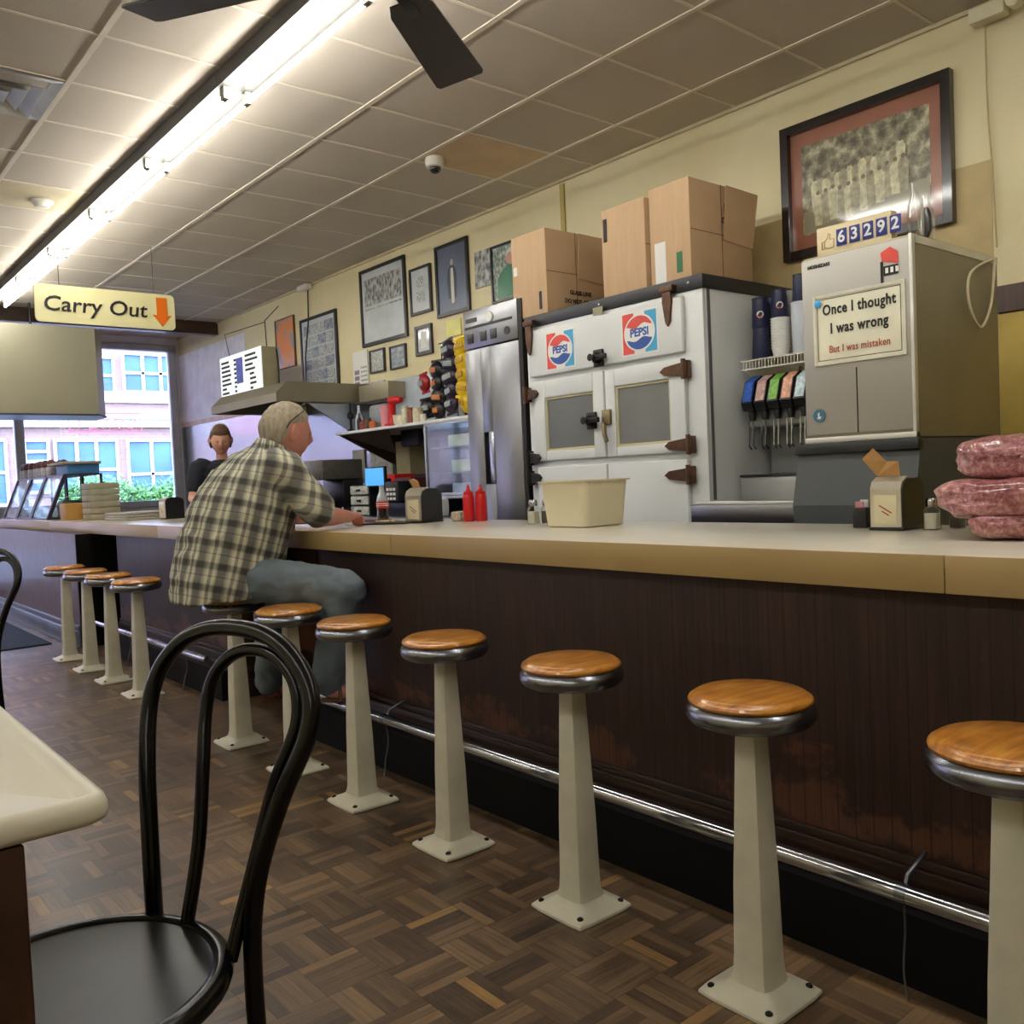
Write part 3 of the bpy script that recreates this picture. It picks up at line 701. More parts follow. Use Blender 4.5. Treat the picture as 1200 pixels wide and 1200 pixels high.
GREENB = m_photo('green_garden_photo', [(.35, '38473a'), (.5, '5d6e60'), (.65, '99a59c'), (.8, 'c5cbc6')], 20, 14)
def greenman(t, y0, y1, z0, z1):
    yc = (y0+y1)/2; h = z1-z0; w = y1-y0; X = WX-.0155
    def poly(name, pts, m, dx):
        b = MB(); b.prism([(X-dx, yc-p*w, z0+q*h) for p, q in pts], (-.0012, 0, 0)); b.build(name, m, t, smooth=False)
    poly('photographed_person', [(-.38, .02), (.30, .02), (.34, .4), (.2, .56), (.05, .62), (-.08, .62), (-.25, .54), (-.38, .4)], mat('photo_green_shirt', '3c7a5e', .5, coat=1., var=.2), 0)
    poly('photographed_person', [(.0+.13*math.cos(a), .74+.13*math.sin(a)) for a in [2*PI*i/16 for i in range(16)]], mat('photo_face', 'c28f80', .5, coat=1.), .0014)
    poly('photographed_person', [(-.13, .78), (-.11, .88), (0, .93), (.11, .88), (.13, .78), (.06, .84), (-.06, .84)], mat('photo_grey_hair', 'c9c9c4', .5, coat=1.), .0028)
picture([(429-8, 320), (474, 299), (481, 394), (429, 407)], 'largest black-framed group photo above the shelf, beside small framed clippings', .03, board=MATW, inset=[(.06, .94, .10, .48, BWP), (.06, .94, .52, .54, BWP)])
picture([(480, 317), (505, 309), (509, 364), (485, 371)], 'narrow black frame with two small photos on white, left of the portrait', .022, board=MATW, inset=[(.30, .68, .18, .42, BWP2), (.26, .70, .52, .78, BWP2)])
picture([(509, 291), (548, 278), (554, 362), (517, 374)], 'black-framed blue-toned full-length portrait of a standing person', .028, board=BLUEG, extra=portrait)
picture([(488, 384), (508, 378), (508, 415), (490, 417)], 'small dark grey frame with a white certificate below the narrow frame', .03, FGRY, MATW, board=MATW, inset=[(.25, .75, .12, .85, PAPERW)])
picture([(434, 411), (452, 408), (453, 435), (437, 438)], 'small framed photo under the large group photo, the left of two', .014, FGRY, BWP2)
picture([(458, 407), (477, 402), (478, 430), (460, 434)], 'small framed bluish photo under the large group photo, the right of two', .014, FGRY, m_photo('bluish_print', [(.3, '4c5566'), (.6, '8c97a6'), (.8, 'b4bcc4')], 8, 14))
picture([(556, 297), (575, 291), (577, 334), (560, 338)], 'unframed black and white storefront photo left of the green-shirt photo', 0., art=BWP)
picture([(576, 290), (622, 275), (630, 345), (580, 355)], 'photo of a grey-haired person in green, partly behind the cardboard box', .018, board=GREENB, extra=greenman)
picture([(353, 376), (395, 362), (400, 460), (358, 470)], 'black-framed poster covered with rows of small photos, above the exhaust hood', .03, board=MATW, inset=[(.06+.225*i, .06+.225*i+.20, .06+.155*j, .06+.155*j+.13, BWP2 if (i+j) % 3 else MATS['bluish_print']) for i in range(4) for j in range(6)])
OPO = G('orange_poster_print', rough=.5, coat=.3)
a_ = OPO.noise(OPO.map(OPO.obj, (1, 6, 4)), 1.6, 4)
OPO.col(OPO.ramp(a_, [(.38, 'd9813a'), (.52, 'cf8a52'), (.56, '93999c'), (.64, '7f8a9b'), (.68, 'c9793f')]))
picture([(323, 377), (345, 369), (349, 428), (328, 434)], 'orange poster with a blue and grey figure, left of the framed photo collage', .006, mat('brown_thin_frame', '6b4a2c', .5), OPO.m, name='poster')
picture([(415, 415), (432, 408), (434, 470), (417, 478)], 'tall narrow paper list pinned on the wall above the shelf', 0., board=PAPERW, inset=[(.1, .42, .35+.11*i, .43+.11*i, mat('faded_violet_print', '8a7f92', .6)) for i in range(5)]+[(.55, .95, .3+.08*i, .33+.08*i, BWP2) for i in range(7)], name='notice')
picture([(524, 378), (541, 372), (542, 392), (525, 396)], 'small pale yellow card on the wall above the chip bags', 0., art=mat('pale_yellow_card', 'e6e08e', .6), name='notice')
picture([(433, 449), (452, 445), (453, 470), (433, 474)], 'small grey photo print leaning on the shelf, left of the white board', 0., art=BWP2, name='photo_print', x=4.2)
# big staff photograph
def bigx(t, y0, y1, z0, z1):
    b = MB(); ring_frame(b, y0+.014, y1-.014, z0+.014, z1-.014, .006, WX-.05, WX-.046)
def staff(t, y0, y1, z0, z1):   # rows of people in white aprons
    X = WX-.0165; w = y1-y0; h = z1-z0; rs = random.Random(3)
    for row, (n, zb, s) in enumerate(((15, .56, .085), (12, .42, .10))):
        bb_ = [MB(), MB()]
        for i in range(n):
            b = bb_[i % 2]; yy = y1-w*(.17+.62*(i+.5*row)/n)+rs.uniform(-.004, .004); zz = z0+h*(zb+.10*i/n+rs.uniform(-.02, .02)); ww = s*h*.46; Xi = X-.0012*row-.0003*(i % 3)
            b.prism([(Xi, yy-ww*.75, zz-h*.26), (Xi, yy+ww*.75, zz-h*.26), (Xi, yy+ww, zz-h*.04), (Xi, yy+ww*.4, zz), (Xi, yy-ww*.4, zz), (Xi, yy-ww, zz-h*.04)], (-.0002, 0, 0))
            MB().lathe([(ww*.42, 0), (ww*.42, .0004)], (Xi-.0002, yy, zz+ww*.3), 8, M=Matrix.Rotation(-PI/2, 4, 'Y')).build('photographed_face', mat('sepia_faces', '6e5f49', .4, coat=1.), t, smooth=False)
        bb_[0].build('photographed_people', mat('sepia_white_coats', 'c4c09e', .4, coat=1., var=.35, vs=38), t, smooth=False); bb_[1].build('photographed_people', mat('sepia_darker_coats', '9d987c', .4, coat=1., var=.4, vs=38), t, smooth=False)  # every other person gets a darker coat tone
BRMAT = mat('rust_brown_mat_board', '96604c', .35, coat=1.)
picture([(917, 155), (1117, 82), (1122, 262), (925, 308)], 'large dark-framed sepia staff photograph with rust mat above the ice machine', .045, mat('black_brown_frame', '1d1517', .25, coat=.6), board=BRMAT, inset=[(.08, .92, .12, .88, SEPIA), (.085, .915, .68, .875, mat('sepia_floor', '8f8a70', .4, coat=1.))], d=.045, extra=staff)

# menu board, cords
mb_ = thing('menu_light_box', 'white backlit menu board with black lettering and a blue picture, hung by cords', 'menu board', (3.72, 8.6, 2.0))
mx = 3.7; y0, y1, z0, z1 = 8.08, 9.07, 2.036, 2.50
LB = mat('backlit_white_panel', 'e6ede9', .4, emit='e3f0ea', es=.35)
MB().box(mx, y0, z0, mx+.012, y1, z1, .004).build('lit_panel', LB, mb_); MB().box(mx+.013, y0, z0, mx+.17, y1, z1, .01).build('case', mat('tan_metal_case', '9c9478', .5), mb_)
b = MB(); rs = random.Random(5)
for j in range(9):
    zz = z1-.06-.044*j; yy = y1-.05
    b.box(mx-.003, yy-rs.uniform(.10, .24), zz-.011, mx-.0005, yy, zz+.011); b.box(mx-.003, yy-.36, zz-.011, mx-.0005, yy-.31, zz+.011)
for j in range(8):
    zz = z1-.05-.046*j; yy = y0+.36
    if j < 8: b.box(mx-.003, yy-rs.uniform(.16, .30), zz-.011, mx-.0005, yy-(.0 if j < 4 else .1), zz+.011)
b.build('menu_lettering', INK, mb_, smooth=False)
MB().box(mx-.004, y0+.42, z1-.30, mx-.0005, y0+.57, z1-.05).build('picture_panel', mat('blue_violet_print', '4a55b4', .4, var=.4, vs=12), mb_, smooth=False)
b = MB()
b.tube([(mx+.09, y1-.06, z1), (mx+.06, y1-.03, z1+.25), (WX-.02, y1+.1, z1+.44)], .004, 6); b.tube([(mx+.09, y0+.05, z1), (mx+.2, y0+.3, z1+.3), (WX-.02, y0+.75, z1+.55)], .005, 6); b.tube(spline([(mx+.16, y0-.01, z1-.02), (mx+.17, y0-.012, z1-.2), (mx+.165, y0-.012, z0-.02)], 4), .008, 6)
b.build('cord', DKMETAL, mb_)
b = MB(); p0 = onx(360, 328, WX-.02); b.tube([(p0.x, p0.y, CZ-.035), (p0.x, p0.y+.02, 2.8), (p0.x, p0.y+.12, 2.45), (p0.x, p0.y+.14, 2.1)], .007, 6)
tag(b.build('power_cord', DKMETAL), 'thin black cord hanging from the ceiling past the photo collage', 'cord')
b = MB(); b.box(WX-.09, p0.y-.1, CZ-.06, WX-.022, p0.y+.1, CZ-.01, .01); tag(b.build('junction_box', WHITE), 'small white junction box at the ceiling above the framed photo collage', 'junction box')
# carry out sign
SY = 7.5; q0 = ony(39, 331, SY); q1 = ony(206, 387, SY)
sx0, sx1, sz0, sz1 = q0.x, q1.x-.0, 2.485, 2.77
cs = thing('hanging_sign', 'pale yellow hanging sign reading Carry Out with an orange down arrow', 'sign', ((sx0+sx1)/2, SY, sz0))
b = MB(); rc = .035; pts = []
for cx, cz, a0 in ((sx1-rc, sz1-rc, 0), (sx0+rc, sz1-rc, PI/2), (sx0+rc, sz0+rc, PI), (sx1-rc, sz0+rc, 1.5*PI)):
    for i in range(5): a = a0+PI/2*i/4; pts.append((cx+rc*math.cos(a), SY, cz+rc*math.sin(a)))
b.prism(pts, (0, .02, 0)); b.build('sign_board', SIGNY, cs, smooth=False)
for wd, off in (('Carry', .262), ('Out', .672)): b = MB(); b.use(INK).text(wd, .162, Matrix.Translation((sx0+off, SY-.003, (sz0+sz1)/2-.005)) @ AX_Y, .002, bold=.0018, shear=.12, sx=1.10); b.build('lettering', INK, cs, smooth=False)
ax = sx1-.105; az = (sz0+sz1)/2
b = MB(); b.prism([(ax-.042, SY-.003, az+.115), (ax+.042, SY-.003, az+.115), (ax+.046, SY-.003, az-.03), (ax+.078, SY-.003, az-.025), (ax+.0, SY-.003, az-.12), (ax-.078, SY-.003, az-.025), (ax-.042, SY-.003, az-.03)], (0, .0025, 0)); b.build('arrow', ORANGE, cs, smooth=False)
for xx in (sx0+.18, sx1-.16): MB().tube([(xx, SY+.01, sz1), (xx, SY+.01, CZ-.006)], .003, 5).build('hanging_wire', DKMETAL, cs)
# metal canopy box hanging in front of the shop window at left
YH = 9.8; qa = ony(119, 384, YH); qb = ony(119, 485, YH); zt, zl = 2.86, 1.985
b = MB(); xr = qb.x-.02
b.prism([(-.4, YH, zl), (xr, YH, zl), (xr+.13, YH+.25, zl), (xr+.13, YH+.62, zl), (-.4, YH+.62, zl)], (0, 0, zt-zl)); 
cb = thing('grill_canopy', 'large cream metal canopy hanging in front of the window at upper left', 'canopy', (1.2, 10.1, zl))
b.build('canopy_body', mat('cream_metal_canopy', 'aba791', .35, .35, .08, 1.), cb, smooth=False)
b = MB(); b.prism([(-.4, YH-.012, zl-.018), (xr-.0, YH-.012, zl-.018), (xr+.14, YH+.24, zl-.018), (xr+.14, YH+.63, zl-.018), (-.4, YH+.63, zl-.018)], (0, 0, .018)); b.build('lower_trim', mat('dark_blue_lip', '3f425e', .4), cb, smooth=False)
b = MB()
for xx in (.3, 2.2): b.tube([(xx, 10.2, zt), (xx, 10.2, CZ-.006)], .012, 8)
b.build('hanger_rod', DKMETAL, cb)
#@@APPLIANCES
# ------------------------------------------------------------------ steel upright refrigerator
XF = 3.45
sf = thing('steel_refrigerator', 'tall single-door stainless steel refrigerator left of the white cooler', 'refrigerator', (3.86, 4.27, 0))
sy0, sy1 = 3.985, 4.555
MB().box(XF+.05, sy0, .0, WX-.05, sy1, 2.20, .006).build('body', ST, sf)
zt_ = onx(547, 410, XF).z
hy0, hy1 = 4.30, 4.395; hz0, hz1 = onx(558, 568, XF).z, onx(556, 508, XF).z
b = MB(); d0 = sy0+.045
for q in ((d0, .12, hy0, zt_-.01), (hy1, .12, sy1-.004, zt_-.01), (hy0, .12, hy1, hz0), (hy0, hz1, hy1, zt_-.01)): b.box(XF, q[0], q[1], XF+.048, q[2], q[3], .0015)
dr = b.build('door', ST, sf)
MB().box(XF+.035, hy0, hz0, XF+.048, hy1, hz1).build('handle_recess', BLACK, dr, smooth=False)
b = MB(); b.box(XF-.004, hy0-.004, hz0, XF+.03, hy0+.042, hz1, .004); b.build('handle', mat('bright_steel_pull', 'b4b8c8', .25, 1.), dr)
b = MB(); b.box(XF, sy0+.008, .02, XF+.05, sy0+.04, 2.19); b.build('door_gasket', DKMETAL, sf, smooth=False)
cpn = MB(); cpn.box(XF-.002, sy0+.045, zt_, XF+.05, sy1-.004, 2.195, .003); cp = cpn.build('control_panel', ST, sf)
b = MB(); b.box(XF-.005, sy0+.09, zt_+.12, XF-.001, sy1-.02, zt_+.135); b.box(XF-.005, sy1-.14, zt_+.16, XF-.001, sy1-.03, zt_+.185)
for i, yy in enumerate((sy1-.07, sy1-.20, sy1-.30)): b.box(XF-.006, yy-.03, zt_+.03, XF-.001, yy+.03, zt_+.09, .002)
b.lathe([(.025, 0), (.025, .006)], (XF-.001, sy0+.14, zt_+.06), 16, M=Matrix.Rotation(-PI/2, 4, 'Y')); b.build('switches', BLACK, cp)
MB().lathe([(.032, 0), (.034, .004), (.028, .01)], (XF-.003, sy0+.30, 2.13), 20, M=Matrix.Rotation(-PI/2, 4, 'Y')).build('badge', PAPERW, cp)

# ------------------------------------------------------------------ white cooler
wy0, wy1, wz1 = 2.685, 3.955, 2.055
wc = thing('white_cooler', 'old white two-window walk-up cooler with two round cola logo stickers', 'refrigerator', (3.87, 3.3, 0))
MB().box(XF+.02, wy0, 0, WX-.05, wy1, wz1, .004).build('cabinet', WENAM, wc)
b = MB(); b.box(XF-.012, wy0-.012, wz1-.052, WX-.05, wy1+.005, wz1+.012, .004); b.build('top_band', mat('black_top_band', '1b1b22', .4), wc)
b = MB()
for yy in (wy0+.07, 3.35, wy1-.05): b.lathe([(.008, 0), (.008, .004), (.0, .006)], (XF-.012, yy, wz1-.02), 10, M=Matrix.Rotation(-PI/2, 4, 'Y'))
b.build('rivet', DULLCHR, wc)
def cz(px, py): p = onx(px, py, XF); return p.y, p.z
b = MB(); b.box(XF-.004, wy0+.075, 1.0, XF+.02, wy0+.085, wz1-.055)
# front face frame
b = MB(); b.box(XF, wy0, .0, XF+.02, wy1, wz1-.053, .002); b.build('face_frame', WENAM, wc)
def door(name, y0, y1, z0, z1, th=.028, win=None, par=wc):
    b = MB()
    if not win: b.box(XF-th, y0, z0, XF-.001, y1, z1, .007, seg=2); return b.build(name, WENAM, par)
    a0, a1, c0, c1 = win
    b.box(XF-th, y0, z0, XF-.001, a0, z1, .006); b.box(XF-th, a1, z0, XF-.001, y1, z1, .006); b.box(XF-th, a0-.001, z0, XF-.001, a1+.001, c0, .006); b.box(XF-th, a0-.001, c1, XF-.001, a1+.001, z1, .006)
    o = b.build(name, WENAM, par)
    MB().box(XF-.010, a0, c0, XF-.006, a1, c1).build('window_pane', mat('grey_cooler_glass', '6d7073', .12, 0, .15, 2., coat=1.), o, smooth=False)
    b = MB(); ring_frame(b, a0, a1, c0, c1, .012, XF-.018, XF-.0065); b.build('window_bead', mat('aged_cream_bead', 'c0b791', .5), o, smooth=False)
    return o
yL = wy1-.075; yR = wy0+.105
z_mid = 1.715   # lower edge of the top flap
flap = door('top_door', yR-.0, yL+.03, z_mid, wz1-.075)
ymid = 3.325
wl = (cz(693, 500)[0], cz(641, 500)[0]); wr = (cz(789, 500)[0], cz(727, 500)[0])
d1 = door('left_door', ymid+.006, yL, 1.235, z_mid-.03, win=(ymid+.085, yL-.085, cz(668, 527)[1], cz(668, 463)[1]))
d2 = door('right_door', yR, ymid-.006, 1.235, z_mid-.03, win=(yR+.095, ymid-.075, cz(760, 521)[1], cz(760, 448)[1]))
door('lower_door', yR, ymid-.006, .5, 1.20); door('lower_door', ymid+.006, yL, .5, 1.20)
def hinge(par, yc, zc, horiz=True, s=1, L=.14, m=BRONZE):
    b = MB(); X = XF-.029
    if horiz:   # strap tapering towards s direction (+y = left in view)
        b.prism([(X, yc, zc-.032), (X, yc, zc+.032), (X, yc+s*L*.55, zc+.024), (X, yc+s*L*.8, zc+.02), (X, yc+s*L, zc), (X, yc+s*L*.8, zc-.02), (X, yc+s*L*.55, zc-.024)], (-.016, 0, 0))
        b.box(X-.022, yc-s*.03, zc-.042, X+.02, yc+s*.004, zc+.042, .004); b.tube([(X-.02, yc-s*.012, zc-.048), (X-.02, yc-s*.012, zc+.048)], .012, 10)
    else:
        b.prism([(X, yc-.022, zc), (X, yc+.022, zc), (X, yc+.028, zc-.05), (X, yc+.012, zc-.15), (X, yc, zc-.17), (X, yc-.012, zc-.15), (X, yc-.028, zc-.05)], (-.014, 0, 0))
        b.box(X-.02, yc-.042, zc-.005, X+.02, yc+.042, zc+.025, .004)
    return b.build('hinge', m, par)
for px, py in ((625, 382), (787, 342)): y, z = cz(px, py); hinge(flap, y, z, False)
for px, py, dd in ((806, 433, d2), (812, 521, d2), (812, 556, wc)): y, z = cz(px, py); hinge(dd, y, z, True, 1)
for px, py, dd in ((624, 463, d1), (627, 537, d1), (628, 560, wc)): y, z = cz(px, py); hinge(dd, y, z, True, -1, .09, DKMETAL if py > 500 else BRONZE)
def latch(px, py, par, key=False):
    y, z = cz(px, py); b = MB(); X = XF-.029
    b.box(X-.014, y-.035, z-.045, X, y+.035, z+.045, .005); b.lathe([(.028, 0), (.03, .02), (.016, .035), (.012, .05), (.02, .06), (.0, .062)], (X-.012, y+.0, z), 14, M=Matrix.Rotation(-PI/2, 4, 'Y'))
    b.box(X-.05, y-.085, z-.014, X-.03, y+.01, z+.014, .005); return b.build('latch', DKMETAL, par)
latch(707, 420, flap); latch(699, 493, d1)
y, z = cz(717, 489); b = MB(); b.box(XF-.047, y-.03, z-.04, XF-.029, y+.03, z+.04, .005); b.tube([(XF-.055, y+.01, z-.03), (XF-.06, y+.0, z-.09), (XF-.055, y-.01, z-.13)], .012, 8); b.build('latch', mat('worn_brass_latch', '86795c', .4, .8), d2)
b = MB(); y, z = cz(705, 365); b.box(XF-.03, y-.035, z-.02, XF-.0275, y+.035, z+.02); b.build('name_plate', mat('brass_plate', '8d8a6d', .4, .5), flap, smooth=False)
def sticker(cx, cy, s, ang):
    y, z = cz(cx, cy); X = XF-.0285
    w, h = s*.5, s*.45
    root = MB().box(X-.0012, y-w, z-h, X, y+w, z+h)
    o = root.build('logo_sticker', PAPERW, flap, smooth=False)
    def P_(pts, m, dx):
        b = MB(); b.prism([(X-dx, y-p*w, z+q*h) for p, q in pts], (-.0006, 0, 0)); b.build('sticker_print', m, o, smooth=False)
    P_([(-.92, -.92), (-.3, -.92), (-.3, .92), (-.92, .92)], RED_P, .0014); P_([(.3, -.92), (.92, -.92), (.92, .92), (.3, .92)], SKY_B, .0014)
    R = .84
    P_([(R*math.cos(a), R*math.sin(a)) for a in [2*PI*i/40 for i in range(40)]], PAPERW, .002)
    k = .76
    top = [(k*math.cos(a), k*math.sin(a)) for a in [math.radians(24+132*i/20) for i in range(21)]]
    wav = [(-.66+1.32*i/12, .30-.15*math.sin(PI*2*i/12)*math.sin(PI*i/12)) for i in range(0, 13)]
    P_(top+wav, RED_P, .0026)
    bot = [(k*math.cos(a), k*math.sin(a)) for a in [math.radians(204+132*i/20) for i in range(21)]]
    wav = [(.66-1.32*i/12, -.30+.12*math.sin(PI*2*i/12)*math.sin(PI*i/12)) for i in range(0, 13)]
    P_(bot+wav, BLUE_P, .0026)
    b = MB(); b.use(BLUE_P).text('PEPSI', h*.50, Matrix.Translation((X-.003, y, z-.0)) @ AX_X, .0004, bold=.0022, sx=1.02); b.build('sticker_lettering', BLUE_P, o, smooth=False)
sticker(661, 410, .235, 0); sticker(754, 390, .245, 0)
# side corner strip
MB().box(XF+.03, wy0-.004, 1.0, XF+.05, wy0, wz1-.055).build('side_seam', mat('seam_grey', '5d5f61', .5), wc, smooth=False)

# cardboard boxes on the cooler
def carton(y0, y1, x0, x1, z0, z1, label, flaps=(1, 0), words=None, sticker_=None):
    t = thing('cardboard_box', label, 'box', ((x0+x1)/2, (y0+y1)/2, z0), None)
    b = MB(); b.box(x0, y0, z0, x1, y1, z1, .003)
    b.build('carton', CARD, t)
    b = MB(); xm = (x0+x1)/2
    b.box(xm-.002, y0-.0015, z0, xm+.002, y0, z1); 
    b.box(x0+.003, y0-.0015, (z0+z1)/2-.002, x1-.003, y0, (z0+z1)/2+.002)
    b.build('flap_seam', CARDIN, t, smooth=False)
    if flaps[0]:
        b = MB(); b.prism([(xm+.01, y0-.002, z0+(z1-z0)*.45), (x1-.002, y0-.002, z0+(z1-z0)*.42), (x1+.01, y0-.035, z1-.02), (xm+.0, y0-.03, z1-.01)], (0, -.004, 0)); b.build('flap', CARD, t, smooth=False)
    if words:
        for (txt, sz, xx, zz, m) in words:
            b = MB(); b.use(m).text(txt, sz, Matrix.Translation((xx, y0-.006, zz)) @ AX_Y, .0006, bold=.001); b.build('printing', m, t, smooth=False)
    if sticker_:
        for (yy, zz, w, h, m) in sticker_: 
            b = MB(); b.box(x0-.002, yy-w/2, zz-h/2, x0-.0003, yy+w/2, zz+h/2); b.build('box_label', m, t, smooth=False)
    return t
GRN = mat('green_print', '2f6b45', .6); BZ = wz1+.0125
carton(3.775, 4.07+.0, 3.46, 3.93, BZ, 2.545, 'left cardboard box on the white cooler, beside the green-shirt photo', words=[('FRAGILE', .05, 3.83, BZ+.38, INK), ('GLASS LINE', .034, 3.72, BZ+.13, INK), ('DO NOT CRUSH', .034, 3.72, BZ+.08, INK)], sticker_=[(3.83, BZ+.08, .022, .1, INK), (4.04, BZ+.28, .03, .05, PAPERW)])
carton(3.07, 3.372, 3.50, 3.98, BZ, 2.535, 'middle cardboard box on the white cooler', flaps=(0, 0), sticker_=[(3.345, BZ+.36, .026, .12, INK)])
carton(2.80, 3.055, 3.52, 4.02, BZ, 2.565, 'right cardboard box on the white cooler, marked fragile', words=[('FRAGILE', .062, 3.90, BZ+.38, INK), ('DO NOT DROP', .038, 3.90, BZ+.32, INK)], sticker_=[(2.87, BZ+.1, .035, .1, GRN), (2.99, BZ+.12, .07, .2, PAPERW)])

# ------------------------------------------------------------------ ice machine and bin
IX = 3.0; iy0, iy1 = 1.455, 1.875; iz0, iz1 = 1.225, 1.905
im = thing('ice_machine', 'tall stainless ice machine with a framed joke sign on its front', 'ice machine', (3.33, 1.66, iz0))
MB().box(IX, iy0, iz0, IX+.66, iy1, iz1, .006).build('cabinet', STW, im)
MB().box(IX-.012, iy0+.012, iz0+.03, IX-.001, iy1-.004, iz1-.012, .004).build('front_panel', mat('matte_steel_front', 'aaa79f', .42, .6, .05, 2), im)
b = MB(); b.box(IX-.014, iy0, iz0, IX+.01, iy0+.012, iz1, .002); b.box(IX-.016, iy0, iz0, IX+.01, iy1, iz0+.02, .002); b.box(IX+.01, iy0-.002, iz1-.03, IX+.655, iy0, iz1-.004); b.build('edge_trim', mat('bright_edge', 'd2d0c8', .35, .5), im)
MB().box(IX-.0135, (iy0+iy1)/2-.002, iz0+.03, IX-.012, (iy0+iy1)/2+.002, iz0+.26).build('panel_seam', DKMETAL, im, smooth=False)
b = MB(); b.use(INK).text('HOSHIZAKI', .017, Matrix.Translation((IX-.0135, iy1-.075, iz1-.04)) @ AX_X, .0004, bold=.0006); b.build('maker_name', INK, im, smooth=False)
bd_ = MB().lathe([(.024, 0), (.024, .003)], (IX-.012, iy1-.06, iz0+.10), 24, M=Matrix.Rotation(-PI/2, 4, 'Y')).build('round_badge', mat('teal_badge', '3b6c84', .3), im)
b = MB(); yy, zz = iy1-.06, iz0+.10
b.prism([(IX-.0155, yy-p*.016, zz+q*.016) for p, q in ((-.5, -.7), (.3, -.8), (.7, -.2), (.1, -.2), (.2, .8), (-.3, .4), (-.2, -.2))], (-.0008, 0, 0)); b.build('badge_emblem', PAPERW, bd_, smooth=False)
b = MB(); yy, zz = iy0+.075, iz1-.095
b.use(RED_P); b.prism([(IX-.0135, yy+.035, zz+.05), (IX-.0135, yy-.0, zz+.065), (IX-.0135, yy-.027, zz+.045), (IX-.0135, yy-.027, zz+.005), (IX-.0135, yy+.03, zz+.02)], (-.001, 0, 0)); b.use(INK); b.box(IX-.0145, yy-.027, zz-.03, IX-.0135, yy+.025, zz+.003); b.box(IX-.0145, yy+.026, zz-.055, IX-.0135, yy+.036, zz+.02); b.use(PAPERW)
for i in range(3): b.box(IX-.0155, yy-.028+.018*i, zz-.022, IX-.0145, yy-.018+.018*i, zz-.004)
b.build('storefront_sticker', None, im, smooth=False)
# joke sign
q = [onx(*p, IX-.013) for p in ((953, 348), (1061, 327), (1064, 414), (956, 431))]; jy0, jy1, jz0, jz1 = (q[1].y+q[2].y)/2, (q[0].y+q[3].y)/2, (q[2].z+q[3].z)/2, (q[0].z+q[1].z)/2
js = thing('joke_sign', 'white framed sign reading Once I thought I was wrong, on the ice machine', 'sign', (IX-.02, (jy0+jy1)/2, jz0))
MB().box(IX-.017, jy0, jz0, IX-.0122, jy1, jz1, .002).build('backing', mat('cream_card', 'dfdcc4', .5), js)
b = MB(); ring_frame(b, jy0, jy1, jz0, jz1, .012, IX-.020, IX-.0172); b.build('border', mat('pale_border', 'cfccb8', .5), js, smooth=False)
b = MB(); ring_frame(b, jy0+.016, jy1-.016, jz0+.016, jz1-.016, .002, IX-.0185, IX-.0172); b.build('border_line', DKMETAL, js, smooth=False)
jc = (jy0+jy1)/2; jh = jz1-jz0; 
for txt, sz, f, m in (('Once I thought', .052, .77, INK), ('I was wrong', .052, .50, INK), ('But I was mistaken', .036, .21, INKR)):
    b = MB(); b.use(m).text(txt, sz, Matrix.Translation((IX-.0185, jc-.002, jz0+jh*f)) @ AX_X, .0006, bold=.0014 if m is INK else .0004, sx=.77, sp=1.1 if m is INK else 1.08); b.build('lettering', m, js, smooth=False)
tag(MB().lathe([(.013, 0), (.0135, .002), (.008, .004), (0, .0045)], (IX-.0215, jy1-.022, jz1-.03), 20, M=Matrix.Rotation(-PI/2, 4, 'Y')).build('magnet', mat('bright_blue_magnet', '2f9fe0', .4)), 'small bright blue round magnet at the corner of the joke sign', 'magnet')
# number counter on top
nc = thing('flip_number_display', 'cream number display reading 63292 on top of the ice machine', 'number display', (IX+.04, 1.64, iz1))
ny0, ny1, nh = iy0+.09, iy1-.045, .105
MB().box(IX+.03, ny0, iz1+.0005, IX+.07, ny1, iz1+nh, .003).build('case', mat('cream_plastic_case', 'd9c9a3', .5), nc)
for i, dgt in enumerate('63292'):
    yy = ny1-.10-.050*i; zz = iz1+nh*.52
    tl = MB().box(IX+.026, yy-.020, zz-.030, IX+.0298, yy+.020, zz+.030, .002).build('digit_tile', NAVYP, nc)
    b = MB(); b.use(PAPERW).text(dgt, .058, Matrix.Translation((IX+.0255, yy, zz)) @ AX_X, .0006, bold=.0012); b.build('digit', PAPERW, tl, smooth=False)
b = MB(); yy, zz = ny1-.045, iz1+nh*.45
def tb_(pts): b.tube([(IX+.0285, yy-p*.024, zz+q*.024) for p, q in pts], .0012, 5)
tb_([(-1, -.9), (-1, .2), (-.5, .2), (-.5, -.9), (-1, -.9)]); tb_([(-.5, .2), (0, .7), (.1, 1.3), (.4, 1.2), (.35, .4), (1, .35), (.95, -.8), (.1, -.95), (-.5, -.7)])
b.build('thumbs_up_outline', mat('brown_outline', '9c7f52', .5), nc)
# glass bottles / vases on top
def glassv(x, y, h, r, label):
    t = thing('glass_vase', label, 'vase', (x, y, iz1))
    b = MB(); b.lathe([(r*.7, 0), (r, .01), (r, h*.5), (r*.95, h*.62), (r*.5, h*.8), (r*.45, h), (r*.38, h), (r*.42, h*.8), (r*.85, h*.6), (r*.9, .02), (0, .015)], (x, y, iz1+.0005), 20); b.build('glass', M_PLASTIC, t); return t
glassv(IX+.12, iy0+.02+.03, .20, .028, 'clear glass vase at the front corner on top of the ice machine')
v2 = glassv(IX+.20, iy0+.02+.03, .17, .03, 'clear glass jar with a dark lump inside behind the vase on the ice machine')
MB().ell((IX+.20, iy0+.05, iz1+.075), (.018, .018, .055)).build('dark_contents', BLACK, v2)
